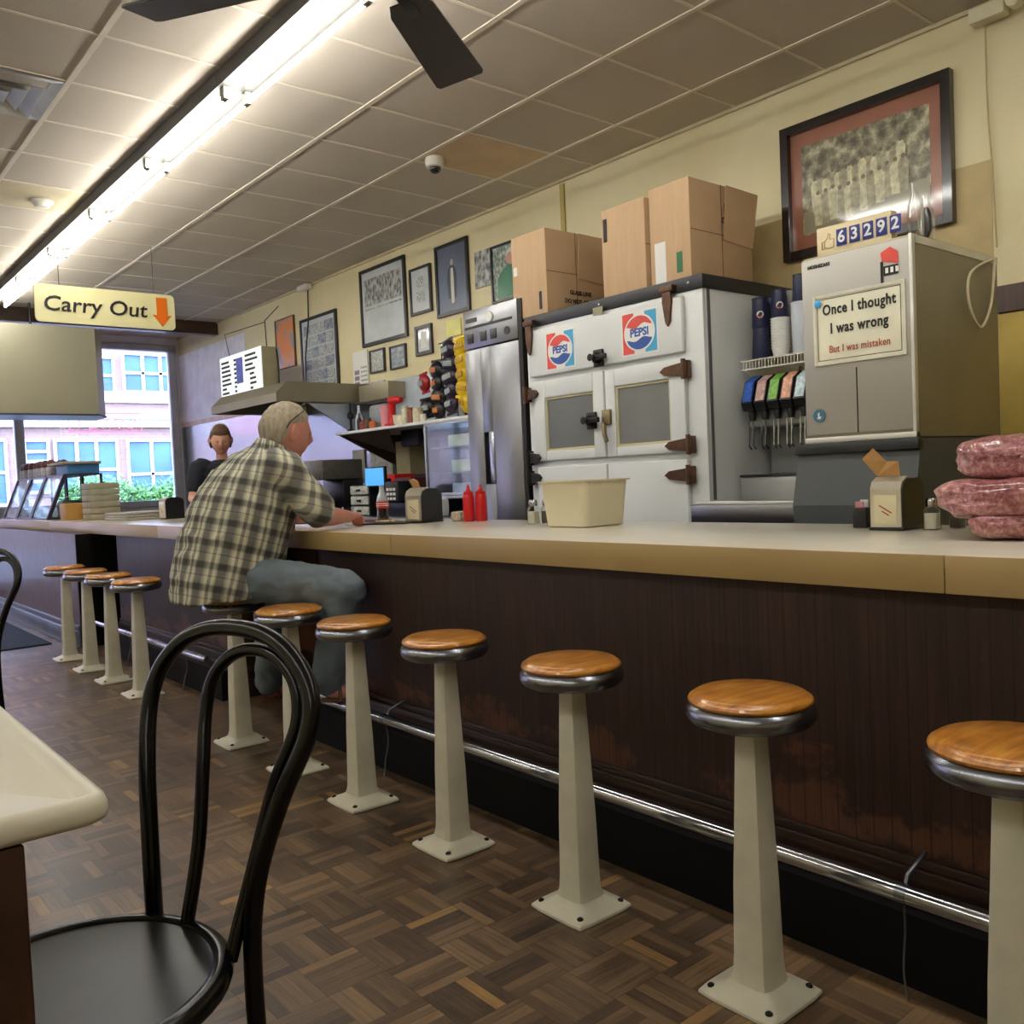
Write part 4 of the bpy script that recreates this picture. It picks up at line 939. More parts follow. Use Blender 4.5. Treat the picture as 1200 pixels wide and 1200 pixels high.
# bin
bn = thing('ice_bin', 'dark slate grey ice storage bin below the ice machine', 'ice bin', (3.3, 1.66, 0))
b = MB(); b.prism([(2.98, iy0-.015, 0), (2.93, iy0-.015, 1.0), (2.985, iy0-.015, 1.222), (3.74, iy0-.015, 1.222), (3.74, iy0-.015, 0)], (0, iy1-iy0+.04, 0)); b.build('bin_body', SLATE, bn, smooth=False)
b = MB(); b.box(2.955, iy0-.02, 1.185, 3.0, iy1+.03, 1.2235, .006); b.build('bin_lip', mat('black_lip', '1e2022', .4), bn)
# cord hanging on the side of the ice machine and wall cable
b = MB(); p = [onx(x_, y_, WX-.02) for x_, y_ in ((1154, 12), (1157, 120), (1163, 200), (1168, 290))]
b.tube(spline(p, 5), .004, 6); tag(b.build('wall_cable', mat('cream_cable', 'b9a878', .6)), 'thin cream cable running down the wall right of the staff photograph', 'cable')
b = MB(); q_ = [(IX+.60, iy0-.01, iz1-.015), (IX+.40, iy0-.012, iz1-.09), (IX+.38, iy0-.012, iz1-.20), (IX+.47, iy0-.012, iz1-.28), (IX+.56, iy0-.012, iz1-.20), (IX+.60, iy0-.012, iz1-.06), (IX+.61, iy0-.01, iz1-.01)]
b.tube(spline(q_, 6), .005, 6); tag(b.build('looped_cord', mat('cream_cord', 'ddd3b2', .5)), 'cream cord looped against the side of the ice machine', 'cord')
b = MB(); b.box(WX-.09, 1.62, CZ-.10, WX-.022, 1.77, CZ-.035, .008); b.lathe([(.03, 0), (.03, .05)], (WX-.08, 1.57, CZ-.08), 12, M=Matrix.Rotation(-PI/2, 4, 'Y')); tag(b.build('wall_fitting', mat('cream_fitting', 'd6cfae', .5)), 'small cream electrical fitting at the top of the wall, upper right', 'electrical fitting')
b = MB(); b.tube(spline([(WX-.06, 1.53, CZ-.06), (WX-.05, 1.50, CZ-.10), (WX-.05, 1.42, CZ-.14), (WX-.04, 1.2, CZ-.16)], 6), .009, 8); tag(b.build('black_cable', BLACK), 'black cable curving down from the ceiling corner at upper right', 'cable')

# ------------------------------------------------------------------ soda station between cooler and ice machine
sk = thing('drink_station_table', 'low stainless table between the white cooler and the ice bin', 'table', (3.6, 2.3, 0))
b = MB(); b.box(3.3, 1.905, .90, 4.24, 2.68, .985, .004); b.build('top', ST, sk)
b = MB(); b.box(3.33, 1.92, .985, 3.36, 2.67, 1.0, .003); b.box(3.30, 1.905, .86, 3.315, 2.68, .90); b.build('front_lip', mat('bright_edge', 'd2d0c8', .35, .5), sk)
for xx in (3.34, 4.2):
    for yy in (1.94, 2.64): MB().box(xx-.02, yy-.02, 0, xx+.02, yy+.02, .90).build('leg', ST, sk, smooth=False)
MB().box(3.297, 1.98, .91, 3.2995, 2.07, .965).build('label_plate', PAPERW, sk, smooth=False)
sd = thing('soda_dispenser', 'soda fountain with a row of coloured flavour valves beside the ice machine', 'soda dispenser', (3.9, 2.3, .985))
b = MB(); b.box(3.66, 1.95, .986, 4.2, 2.66, 1.10, .005); b.box(3.92, 1.95, 1.1, 4.2, 2.66, 1.46, .005); b.box(3.74, 1.93, 1.34, 3.93, 2.655, 1.50, .01); b.build('body', mat('dispenser_grey', 'a6a8a6', .35, .3), sd)
b = MB(); b.box(3.655, 1.95, 1.10, 3.92, 2.66, 1.112, .003); b.build('drip_tray', mat('black_tray', '1c1c1e', .4), sd)
FL = ['2f5fc4', 'c9a5a0', '79b548', 'dba183', 'bcd4de', 'e0c03c', '3b4fb0']
for i in range(9):
    yy = 2.615-.071*i
    b = MB(); b.prism([(3.665, yy-.031, 1.455), (3.70, yy-.031, 1.56), (3.76, yy-.031, 1.59), (3.76, yy-.031, 1.42), (3.68, yy-.031, 1.42)], (0, .060, 0)); vv = b.build('valve', BLACK, sd, smooth=False)
    b = MB(); b.prism([(3.668, yy-.027, 1.463), (3.696, yy-.027, 1.552), (3.750, yy-.027, 1.582), (3.7475, yy-.027, 1.588), (3.692, yy-.027, 1.556), (3.6625, yy-.027, 1.463)], (0, .047, 0)); b.build('flavour_label', mat('flavour_'+['blue', 'pink', 'green', 'peach', 'ice', 'yellow', 'navy'][i % 7], FL[i % 7], .35, var=.35, vs=60), vv, smooth=False)
    b = MB(); b.lathe([(.015, 0), (.019, .03), (.016, .05)], (3.715, yy, 1.372), 12); b.build('nozzle', BLACK, vv)
    b = MB(); b.tube([(3.70, yy-.012, 1.37), (3.695, yy-.012, 1.25), (3.715, yy-.012, 1.235)], .005, 6); b.tube([(3.70, yy+.012, 1.37), (3.695, yy+.012, 1.25), (3.715, yy+.012, 1.235)], .005, 6); b.build('lever', CHR, vv)
ws = thing('wire_shelf', 'white wire shelf of stacked cups above the soda fountain', 'shelf', (3.85, 2.3, 1.66))
SHZ = 1.665; b = MB()
y0_, y1_ = 1.93, 2.665
for z_ in (SHZ-.003, SHZ-.045): b.tube([(3.70, y0_, z_), (3.70, y1_, z_)], .004, 6)
b.tube([(4.0, y0_, SHZ-.003), (4.0, y1_, SHZ-.003)], .004, 6); b.tube([(4.25, y0_, SHZ-.003), (4.25, y1_, SHZ-.003)], .004, 6)
yy = y0_
while yy < y1_: b.tube([(3.70, yy, SHZ-.045), (3.70, yy, SHZ-.002), (4.25, yy, SHZ-.002)], .0022, 5); yy += .0175
b.build('wire_deck', WHITE, ws)
b = MB()
for yy in (1.95, 2.65): b.tube([(3.72, yy, SHZ-.045), (4.25, yy, SHZ-.24)], .006, 6); b.tube([(4.25, yy, SHZ), (4.25, yy, SHZ-.26)], .006, 6)
b.build('bracket', WHITE, ws)
# cups
def cup(x, y, z, h, r0, r1, m, label, group=None, emblem=False):
    t = thing('paper_cup', label, 'cup', (x, y, z), group)
    MB().lathe([(0, .002), (r0*.96, 0), (r0, .003), (r1, h-.004), (r1+.003, h-.003), (r1+.003, h), (r1-.002, h), (r0-.002, .008), (0, .008)], (x, y, z), 20).build('cup_body', m, t)
    if emblem:
        b = MB(); zc = z+h*.42; rr = (r0+r1)/2+.0012; a0 = math.atan2(-y, -x)
        pts = [(x+rr*math.cos(a0+.55*math.cos(a)*.8), y+rr*math.sin(a0+.55*math.cos(a)*.8), zc+math.sin(a)*.017) for a in [2*PI*i/16 for i in range(16)]]
        b._f([b.bm.verts.new(p) for p in pts]); b.build('emblem', PAPERW, t, smooth=False)
        b = MB(); pts = [(x+(rr+.0008)*math.cos(a0+.5*math.cos(a)*.8), y+(rr+.0008)*math.sin(a0+.5*math.cos(a)*.8), zc-abs(math.sin(a))*.012-.002) for a in [2*PI*i/16 for i in range(9)]]
        b._f([b.bm.verts.new(p) for p in pts]); b.build('emblem_mark', RED_P, t, smooth=False)
    return t
def inv(x, y, z, h, r0, r1, m, label, group=None, emblem=False): return cup(x, y, z, h, r1, r0, m, label, group, emblem)
zc = SHZ+.003
inv(3.76, 2.585, zc, .150, .036, .045, NAVY, 'dark navy cup at the left front of the wire shelf')
c0 = cup(3.76, 2.475, zc, .045, .036, .043, PAPERW, 'white-rimmed navy cup nested in the short stack on the wire shelf', 'cups nested in a stack on the wire shelf')
for i in range(1, 11): dup(c0, (3.76, 2.475, zc+.0135*i), None)
cup(3.76, 2.36, zc, .235, .043, .048, mat('white_foam_cup', 'c9cfdb', .6), 'tall pale foam cup stack on the wire shelf next to the ice machine')
inv(3.76, 2.585, zc+.152, .14, .036, .040, NAVY, 'navy logo cup standing on the left front cup of the wire shelf', None, True)
c1 = inv(3.76, 2.475, zc+.182, .13, .034, .04, NAVY, 'navy logo cup standing on the nested stack of rimmed cups', None, True)
inv(3.76, 2.36, zc+.237, .125, .034, .040, NAVY, 'topmost navy cup, on the pale foam cups beside the ice machine')
cup(3.86, 2.585, zc, .30, .036, .042, NAVY, 'tall navy cup stack at the back left of the wire shelf')
cup(3.86, 2.475, zc, .315, .036, .042, mat('clear_lid', 'b9bdc2', .3), 'tall stack of pale lids at the back of the wire shelf')
#@@BACKBAR
# ------------------------------------------------------------------ back bar, left of the steel refrigerator
bb = thing('back_counter', 'stainless back counter along the wall left of the steel refrigerator', 'counter', (3.85, 6.8, 0))
MB().box(3.5, 4.60, .86, WX-.015, 9.6, .90, .004).build('worktop', ST, bb); MB().box(3.54, 4.62, .0, WX-.015, 9.58, .859, .003).build('cabinet', mat('grey_steel_cabinet', '6b6c70', .4, .7), bb)
BZ2 = .9005
# high shelf
SHX = 3.7; sz_ = 1.585
hs = thing('wall_shelf', 'white-edged wall shelf crowded with jars and small appliances', 'shelf', (3.95, 5.8, 1.56))
b = MB(); b.box(SHX, 4.60, sz_-.022, WX, 6.72, sz_, .003); b.build('shelf_board', WHEELB, hs)
b = MB(); b.prism([(SHX+.02, 6.70, sz_-.023), (WX-.001, 6.70, sz_-.023), (WX-.001, 6.70, sz_-.30)], (0, -.03, 0)); b.prism([(SHX+.03, 6.66, sz_-.023), (SHX+.03, 5.95, sz_-.023), (SHX+.25, 6.2, sz_-.20)], (.01, 0, 0)); b.build('bracket_board', mat('dark_brown_board', '3a2e26', .6), hs, smooth=False)
SZT = sz_+.0005
# glass display case under the shelf
dc = thing('glass_display_case', 'glass-fronted display case with stacked trays left of the steel refrigerator', 'display case', (3.95, 4.9, 1.03))
gy0, gy1, gz0, gz1 = 4.62, 5.42, 1.04, sz_-.0235
b = MB(); 
for yy in (gy0, gy1-.02): b.box(SHX+.0, yy, gz0, SHX+.02, yy+.02, gz1, .002)
b.box(SHX, gy0, gz0, SHX+.02, gy1, gz0+.022, .002); b.box(SHX, gy0, gz1-.02, SHX+.02, gy1, gz1, .002); b.box(SHX, gy0, gz0-.02, 4.2, gy1, gz0, .002); b.box(4.18, gy0, gz0, 4.2, gy1, gz1)
b.build('case_frame', mat('aluminium_frame', 'b6bbc4', .3, .7), dc)
MB().box(SHX+.006, gy0+.02, gz0+.02, SHX+.010, gy1-.02, gz1-.02).build('front_glass', M_CGLASS, dc, smooth=False)
for i, zz in enumerate((1.20, 1.38)): MB().box(SHX+.03, gy0+.01, zz, 4.17, gy1-.01, zz+.006).build('glass_shelf', mat('case_shelf', '8fa4ab', .3), dc, smooth=False)
for i, (zz, yy, m) in enumerate(((1.2065, 4.95, 'dad7c0'), (1.3865, 4.98, 'e0ddc8'), (1.0405+.003, 4.95, 'a6adc0'))):
    tag(MB().box(3.78, yy-.26, zz, 4.1, yy+.26, zz+.085, .01).build('food_tray', mat('tray_'+'abc'[i], m, .5)), ('pale tray on the middle shelf of the glass display case', 'pale cream tray on the top shelf of the glass display case', 'bluish tray on the bottom of the glass display case')[i], 'tray')
for yy in (gy0+.1, gy1-.1): pass
MB().box(3.8, gy0+.05, BZ2, 4.15, gy0+.09, 1.019).build('foot', ST, dc, smooth=False); MB().box(3.8, gy1-.09, BZ2, 4.15, gy1-.05, 1.019).build('foot', ST, dc, smooth=False)
# chip bags on a rack
rk = thing('snack_rack', 'wire clip rack behind the hanging snack bags', 'rack', (4.0, 5.2, 1.6))
b = MB()
for yy in (5.12, 5.30, 5.47): b.tube([(3.93, yy, SZT), (3.93, yy, 2.17)], .005, 6); b.tube([(3.93, yy, SZT+.002), (4.1, yy, SZT+.002)], .005, 6)
b.tube([(3.93, 5.08, 2.165), (3.93, 5.50, 2.165)], .005, 6); b.build('rack_wire', CHR, rk)
DKB = mat('dark_foil_bag', '1c1a20', .3, .3, .4, 20, .5, 25); DKB2 = mat('purple_black_foil_bag', '2b2238', .3, .3, .5, 20, .5, 25); YLB = mat('yellow_foil_bag', 'd9b400', .35, .1, .15, 20, .5, 25); REDB = mat('red_foil_bag', '9c1418', .35, .1, .3, 20, .5, 25)
def bag_mesh(m, accent):
    b = MB(); b.use(m)
    def fn(d, p):
        k = 1-abs(d.z)**6*.75; return Vector((p.x*k, p.y*(1.0+.04*math.sin(9*d.z)), p.z))
    b.ell((0, 0, 0), (.038, .078, .070), 14, 10, fn=fn)
    b.box(-.003, -.070, .058, .003, .070, .078); b.box(-.003, -.070, -.078, .003, .070, -.058)
    if accent: b.use(accent).box(-.042, -.04, -.018, -.035, .04, .020, .002)
    return b
def bags(m, acc, label, group, spots, first=None):
    src = None
    for i, (y, z) in enumerate(spots):
        x = 3.885+random.uniform(-.012, .012)
        if src is None:
            t = bag_mesh(m, acc).build('snack_bag', None, base=(0, 0, 0)); src = tag(t, label, 'snack bag', group)
        else: t = src.copy(); COL.objects.link(t)
        t.location = (x, y, z); t.rotation_euler = (random.uniform(-.25, .25), random.uniform(-.15, .15), random.uniform(-.3, .3))
OR = mat('orange_bag_print', 'b8703a', .4); GR_ = mat('grey_bag_print', '8f9a9c', .4); YD = mat('amber_bag_print', 'b58a00', .4)
zs = [SZT+.085+.098*i for i in range(5)]
bags(DKB, OR, 'dark snack bag with an orange patch in the left hanging column', 'dark snack bags with orange patches', [(5.475, z) for z in zs[:4]])
bags(DKB2, GR_, 'purple-black snack bag with a grey patch in the middle hanging column', 'purple-black snack bags', [(5.31, z+.03) for z in zs])
bags(YLB, YD, 'yellow snack bag in the right hanging column beside the steel refrigerator', 'yellow snack bags', [(5.145, z+.03) for z in zs])
bags(REDB, GR_, 'red snack bag hanging at the left of the dark snack bags', None, [(5.63, zs[2]+.02)])
bags(DKB, GR_, 'dark snack bag hanging below the red one', None, [(5.63, zs[0]+.03)])
# white board leaning at wall
tag(MB().box(4.22, 5.62, SZT, 4.235, 6.62, 2.03, .003).build('white_board', mat('pale_blue_white_board', 'c2ccd6', .25, coat=.5)), 'pale blue-white board standing on the shelf behind the red mixer', 'board')
# shelf items, left to right in view
def lt(name, label, cat, prof, x, y, z, m, n=16): return tag(MB().lathe(prof, (x, y, z), n).build(name, m), label, cat)
sx_ = 3.80
def shy(px): return onx(px, 492, sx_).y
lt('oil_lamp', 'dark slim lamp at the left end of the wall shelf', 'lamp', [(.03, 0), (.035, .01), (.012, .03), (.012, .10), (.03, .12), (.03, .15), (.01, .17), (.006, .24)], sx_, shy(411), SZT, DKMETAL)
lt('bottle', 'pale clear bottle with a white neck near the left end of the shelf', 'bottle', [(.03, 0), (.035, .01), (.032, .10), (.012, .16), (.012, .21), (0, .212)], sx_, shy(421), SZT, mat('pale_bottle', 'b9c0cc', .2, coat=.5))
lt('bottle', 'dark small bottle next to the pale bottle on the wall shelf', 'bottle', [(.02, 0), (.022, .08), (.008, .11), (.008, .14), (0, .141)], sx_-.04, shy(426), SZT, BLACK)
tag(MB().box(sx_+.03, shy(447), SZT, sx_+.16, shy(428), SZT+.20, .03, seg=3).build('toaster', mat('grey_appliance', '9aa0a4', .35, .3)), 'rounded grey appliance standing on the left part of the wall shelf', 'appliance')
for px, l, m, h in ((432, 'small dark red pot in front of the grey appliance', '8a3a35', .07), (438, 'small brown jar in front of the grey appliance', '5e4638', .09), (443, 'orange-lidded jar in front of the grey appliance', 'c86a3a', .06)):
    lt('jar', l, 'jar', [(.025, 0), (.03, .01), (.03, h*.8), (.022, h*.85), (.022, h), (0, h)], sx_-.05, shy(px), SZT, mat('jar_'+m, m, .4))
px_ = 453
t = thing('pitcher', 'pink plastic pitcher beside the red mixer on the wall shelf', 'pitcher', (sx_, shy(453), SZT))
MB().lathe([(.04, 0), (.042, .01), (.05, .17), (.046, .17), (.038, .012), (0, .012)], (sx_, shy(453), SZT)).build('pitcher_body', mat('pink_plastic', 'd98b93', .35), t)
mxr = thing('stand_mixer', 'red stand mixer on the wall shelf in front of the white board', 'mixer', (sx_, shy(464), SZT))
ym = shy(461)
MB().box(sx_-.06, ym-.03, SZT, sx_+.06, ym+.045, SZT+.025, .01).build('base', RED, mxr)
b = MB(); b.tube([(sx_, ym+.01, SZT+.02), (sx_, ym+.015, SZT+.10), (sx_, ym+.01, SZT+.18)], [.032, .026, .034], 14); b.build('column', RED, mxr)
b = MB(); b.tube([(sx_, ym+.045, SZT+.20), (sx_, ym+.02, SZT+.205), (sx_, ym-.08, SZT+.20), (sx_, ym-.12, SZT+.195)], [.02, .036, .032, .02], 14); b.build('motor_head', RED, mxr)
b = MB(); b.lathe([(.03, 0), (.045, .02), (.05, .08), (.046, .08), (.04, .02), (0, .01)], (sx_, ym-.085, SZT+.001)); b.build('bowl', mat('cream_bowl', 'd8d0b8', .3), mxr)
for px, l, m, h, r in ((474, 'small cream pot right of the red mixer on the shelf', 'd3cdb0', .075, .03), (479, 'tall cream figurine-like jar right of the red mixer', 'c9c5a8', .14, .028), (486, 'brown and red tin on the wall shelf right of the mixer', '7b3426', .12, .028), (494, 'cream canister next to the snack bags on the shelf', 'c9c2a4', .11, .04), (500, 'small white jar below the snack bags', 'd8d4c4', .06, .025)):
    lt('canister', l, 'canister', [(r, 0), (r, h*.8), (r*.9, h*.86), (r*.95, h*.88), (r*.95, h), (0, h)], sx_-.03, shy(px), SZT, mat('can_'+m, m, .4, var=.2, vs=30))

# exhaust hood over the grill
hx0, hx1, hy0_, hy1_ = 3.3, WX-.005, 6.95, 8.35
hd = thing('exhaust_hood', 'stainless exhaust hood above the grill behind the seated man', 'hood', (3.8, 7.6, 1.86))
b = MB(); z0, z1, z2 = 1.865, 1.935, 2.03
b.prism([(hx0, hy0_, z0), (hx0, hy0_, z1), (hx0+.10, hy0_, z2), (hx1, hy0_, z2), (hx1, hy0_, z0)], (0, .012, 0)); b.prism([(hx0, hy1_, z0), (hx0, hy1_, z1), (hx0+.10, hy1_, z2), (hx1, hy1_, z2), (hx1, hy1_, z0)], (0, -.012, 0))
b.box(hx0, hy0_+.012, z0, hx0+.012, hy1_-.012, z1); b.quad((hx0, hy0_, z1), (hx0, hy1_, z1), (hx0+.10, hy1_, z2), (hx0+.10, hy0_, z2)); b.box(hx0+.10, hy0_+.012, z2-.012, hx1, hy1_-.012, z2); b.box(hx1-.012, hy0_+.012, z0, hx1, hy1_-.012, z2-.013)
b.build('hood_shell', STW, hd, smooth=False)
b = MB(); b.prism([(hx0+.30, hy0_+.03, z0-.01), (hx1-.02, hy0_+.03, z0-.42), (hx1-.02, hy0_+.03, z0-.01)], (0, .012, 0)); b.build('side_baffle', mat('bright_baffle', 'b4bac6', .25, .9), hd, smooth=False)
tag(MB().box(4.05, 6.42, 1.86, WX-.035, 6.90, 2.0, .004).build('metal_duct_box', mat('tan_metal_box', '98907a', .4, .3)), 'tan metal box on the wall at the near end of the exhaust hood', 'box')

# grill, coffee gear and clutter on the back counter
gr = thing('griddle', 'dark steel griddle under the exhaust hood', 'griddle', (3.85, 7.6, BZ2))
MB().box(3.56, 7.25, BZ2, 4.2, 8.5, 1.06, .01).build('griddle_body', ST, gr); MB().box(3.58, 7.27, 1.061, 4.18, 8.48, 1.075, .003).build('griddle_plate', DKMETAL, gr)
cmk = thing('coffee_brewer', 'grey coffee brewer behind the counter to the right of the man\'s face', 'coffee brewer', (3.9, 6.95, BZ2))
p = onx(376, 545, 3.75); yb = p.y
MB().box(3.65, yb-.20, 1.20, 4.05, yb+.17, 1.37, .015).build('brewer_head', mat('brewer_grey', '6f6d66', .4, .5, .2, 20), cmk); MB().box(3.85, yb-.20, BZ2, 4.05, yb+.17, 1.20, .01).build('brewer_column', BLACK, cmk); MB().box(3.62, yb-.2, BZ2, 3.85, yb+.17, .935, .005).build('warmer_plate', BLACK, cmk)
def pot(x, y, label):
    t = thing('coffee_pot', label, 'coffee pot', (x, y, .936))
    MB().lathe([(.05, 0), (.065, .02), (.07, .06), (.05, .11), (.04, .13), (.042, .14), (0, .14)], (x, y, .936)).build('carafe', mat('dark_coffee_glass', '1a1210', .08, coat=1.), t)
    MB().tube(spline([(x-.045, y-.02, 1.06), (x-.10, y-.04, 1.06), (x-.11, y-.04, 1.0), (x-.07, y-.03, .96)], 4), .009, 8).build('handle', BLACK, t)
pot(3.72, yb+.08, 'left glass coffee pot on the warmer behind the counter'); pot(3.72, yb-.11, 'right glass coffee pot on the warmer behind the counter')
# drawers box
do = thing('drawer_organizer', 'white three-drawer organizer below the blue touch screen', 'drawer organizer', (3.7, 6.1, BZ2))
a = onx(410, 569, 3.6); c = onx(433, 602, 3.6); dy0, dy1, dz1 = c.y, a.y, a.z
MB().box(3.61, dy0, BZ2, 3.85, dy1, dz1, .004).build('case', BLACK, do)
hh_ = (dz1-BZ2)/3
for i in range(3):
    d_ = MB().box(3.595, dy0+.008, BZ2+hh_*i+.008, 3.609, dy1-.008, BZ2+hh_*(i+1)-.008, .004).build('drawer', mat('frosted_drawer', 'b4b6ae', .4, var=.3, vs=40), do)
    MB().box(3.585, (dy0+dy1)/2-.03, BZ2+hh_*(i+.5)-.008, 3.5945, (dy0+dy1)/2+.03, BZ2+hh_*(i+.5)+.008, .003).build('handle', DKMETAL, d_)
# touch screen
a = onx(428, 551, 3.6); c = onx(450, 567, 3.6)
ts = thing('touch_screen', 'till touch screen glowing light blue behind the cola bottle', 'screen', (3.62, (a.y+c.y)/2, BZ2))
y0s, y1s, z0s, z1s = c.y, a.y, c.z-.01, a.z+.01
MB().box(3.6, y0s-.012, z0s-.012, 3.625, y1s+.012, z1s+.012, .005).build('housing', BLACK, ts); MB().box(3.597, y0s, z0s, 3.5995, y1s, z1s).build('screen', mat('lit_blue_screen', '3f86c8', .3, emit='3f8fd8', es=.7), ts, smooth=False)
b = MB(); yc_ = (y0s+y1s)/2-.12; b.box(3.63, yc_-.02, BZ2, 3.66, yc_+.02, z0s+.05); b.box(3.61, yc_-.08, BZ2, 3.72, yc_+.08, BZ2+.015, .004); b.build('stand', BLACK, ts)
# cash register / printer
a = onx(452, 572, 3.58); c = onx(485, 606, 3.58)
cr = thing('receipt_printer', 'black printer and till box right of the cola bottle', 'printer', (3.7, a.y, BZ2))
MB().box(3.58, c.y, BZ2, 3.9, a.y+.05, BZ2+.10, .01).build('till_drawer', mat('navy_black_metal', '1a2033', .35, .4), cr)
MB().box(3.60, a.y-.13, BZ2+.101, 3.8, a.y+.05, BZ2+.26, .015).build('printer_body', BLACK, cr)
b = MB()
for i in range(3):
    for j in range(3): b.box(3.596, a.y-.10+.045*i, BZ2+.12+.035*j, 3.5995, a.y-.07+.045*i, BZ2+.14+.035*j)
b.build('key', PAPERW, cr, smooth=False)
# hanging items and cartons against the splash wall
def bx(name, label, cat, p0, p1, x, d, m, z0=None, bev=.006):
    a, c = onx(*p0, x), onx(*p1, x); return tag(MB().box(x, c.y, c.z if z0 is None else z0, x+d, a.y, a.z, bev).build(name, m), label, cat)
bx('paper_towel_box', 'tilted cream paper holder on the wall under the shelf', 'holder', (463, 518), (481, 556), 4.12, .155, mat('cream_holder', 'b5ad85', .5))
bx('notice', 'white paper notice on the wall under the shelf, left of the cream holder', 'notice', (433, 522), (460, 556), 4.262, .01, mat('pale_notice', 'b9b8b2', .6, var=.3, vs=25), bev=.001)
bx('notice', 'narrow pale paper strip on the wall left of the touch screen', 'notice', (413, 528), (428, 566), 4.262, .01, mat('pale_strip', 'c3bfae', .6), bev=.001)
bx('snack_box', 'dark maroon box on the back counter under the wall shelf', 'box', (463, 560), (482, 568), 3.9, .2, mat('maroon_carton', '4a1a22', .5), z0=BZ2)
bx('snack_box', 'red packet next to the maroon box on the back counter', 'box', (453, 556), (463, 570), 3.9, .2, RED, z0=BZ2)
bx('apron', 'dark cloth hanging under the right part of the wall shelf', 'cloth', (468, 500), (490, 522), 3.95, .06, mat('dark_violet_cloth', '2c2a3c', .9), bev=.02)
bx('serving_box', 'small brown carton on the back counter behind the napkin dispenser', 'box', (462, 570), (472, 582), 3.75, .1, mat('brown_carton', '7a5230', .7), z0=BZ2)
sp = onx(473, 468+20, 3.9)
t = tag(MB().box(3.52, 5.08, BZ2, 3.66, 5.22, 1.03, .02).build('paper_bag', mat('white_bag', 'cfd0d0', .6)), 'small white paper bag beside the red squeeze bottles on the back counter', 'bag')
#@@TOPITEMS
# ------------------------------------------------------------------ things on the lunch counter
Z = CT+.0006
def napkin(x, y, rz, s, label):
    t = thing('napkin_dispenser', label, 'napkin dispenser', (0, 0, 0))
    w, d, h = .105*s, .14*s, .155*s     # faces -x ... front plate on -x side
    prof = [(-d/2, 0), (-d/2, h*.80), (-d*.42, h*.93), (-d*.22, h), (d*.22, h), (d*.42, h*.93), (d/2, h*.80), (d/2, 0)]
    b = MB(); b.prism([(px, -w/2, pz+.002) for px, pz in prof], (0, w, 0)); b.build('shell', BLACK, t, smooth=False)
    fp = [(-d/2-.004, .008), (-d/2-.004, h*.80), (-d*.43-.003, h*.94), (-d*.24, h+.005), (-d*.10, h+.006), (-d*.10, h+.001), (-d*.24, h+.000), (-d*.42, h*.925), (-d/2, h*.795), (-d/2, .008)]
    b = MB(); b.prism([(px, -w*.46, pz+.002) for px, pz in fp], (0, w*.92, 0)); b.build('face_plate', mat('warm_chrome', 'cfc9b8', .3, .75, .05), t, smooth=False)
    lb = MB().box(-d/2-.0055, -w*.33, .02, -d/2-.0042, w*.33, h*.70).build('front_card', mat('cream_label', 'd9d0ac', .6), t, smooth=False)
    b = MB(); b.use(INKR)
    for i, zz in enumerate((h*.42, h*.34)): b.box(-.0004, -w*.22+.01*i, -.0018, .0004, w*.22-.01*i, .0018, M=Matrix.Translation((-d/2-.006, 0, zz)) @ Matrix.Rotation(.55, 4, 'X'))
    b.build('card_marking', INKR, lb, smooth=False)
    b = MB(); b.box(-d/2-.006, -w*.52, 0, d/2+.004, w*.52, .010, .003); b.build('base', BLACK, t)
    t.location = (x, y, Z); t.rotation_euler = (0, 0, rz); WL[t] = Vector((x, y, Z)); return t
nd = napkin(2.56, 1.312, 0.02, .95, 'chrome and black napkin dispenser beside the raw meat bags, brown napkin on top')
b = MB(); b.prism([(0, .035, 0), (0, -.035, 0), (-.012, -.055, .045), (-.028, -.030, .075), (-.03, -.01, .052), (-.036, .03, .085), (-.022, .052, .05)], (.004, .002, 0))
o = b.build('napkin', KRAFT, nd, smooth=False, base=None) if False else None
t = MB(); t.prism([(2.52, 1.28, 1.105), (2.52, 1.35, 1.105), (2.50, 1.385, 1.158), (2.50, 1.35, 1.188), (2.51, 1.315, 1.148), (2.50, 1.275, 1.148)], (.006, .002, .0)); tag(t.build('paper_napkin', KRAFT, smooth=False), 'brown paper napkin sticking up from the near dispenser', 'napkin')
nd2 = napkin(2.50, 3.69, .25, 1.06, 'chrome and black napkin dispenser in the middle of the counter, near the cola bottle')
t = MB(); t.prism([(2.46, 3.66, 1.121), (2.46, 3.72, 1.121), (2.45, 3.74, 1.16), (2.45, 3.70, 1.165), (2.45, 3.66, 1.15)], (.006, .002, 0)); tag(t.build('paper_napkin', KRAFT, smooth=False), 'brown paper napkin sticking up from the middle dispenser', 'napkin')
# sugar caddy
sg = thing('sugar_caddy', 'small black packet holder beside the near napkin dispenser', 'caddy', (2.60, 1.44, Z))
b = MB(); b.box(2.57, 1.415, Z, 2.63, 1.46, Z+.062, .003); b.build('holder', BLACK, sg)
b = MB(); b.use(mat('pink_packet', 'c77f88', .6)).box(2.58, 1.43, Z+.055, 2.584, 1.455, Z+.08); b.use(PAPERW).box(2.60, 1.425, Z+.055, 2.604, 1.45, Z+.085); b.build('sugar_packet', None, sg, smooth=False)
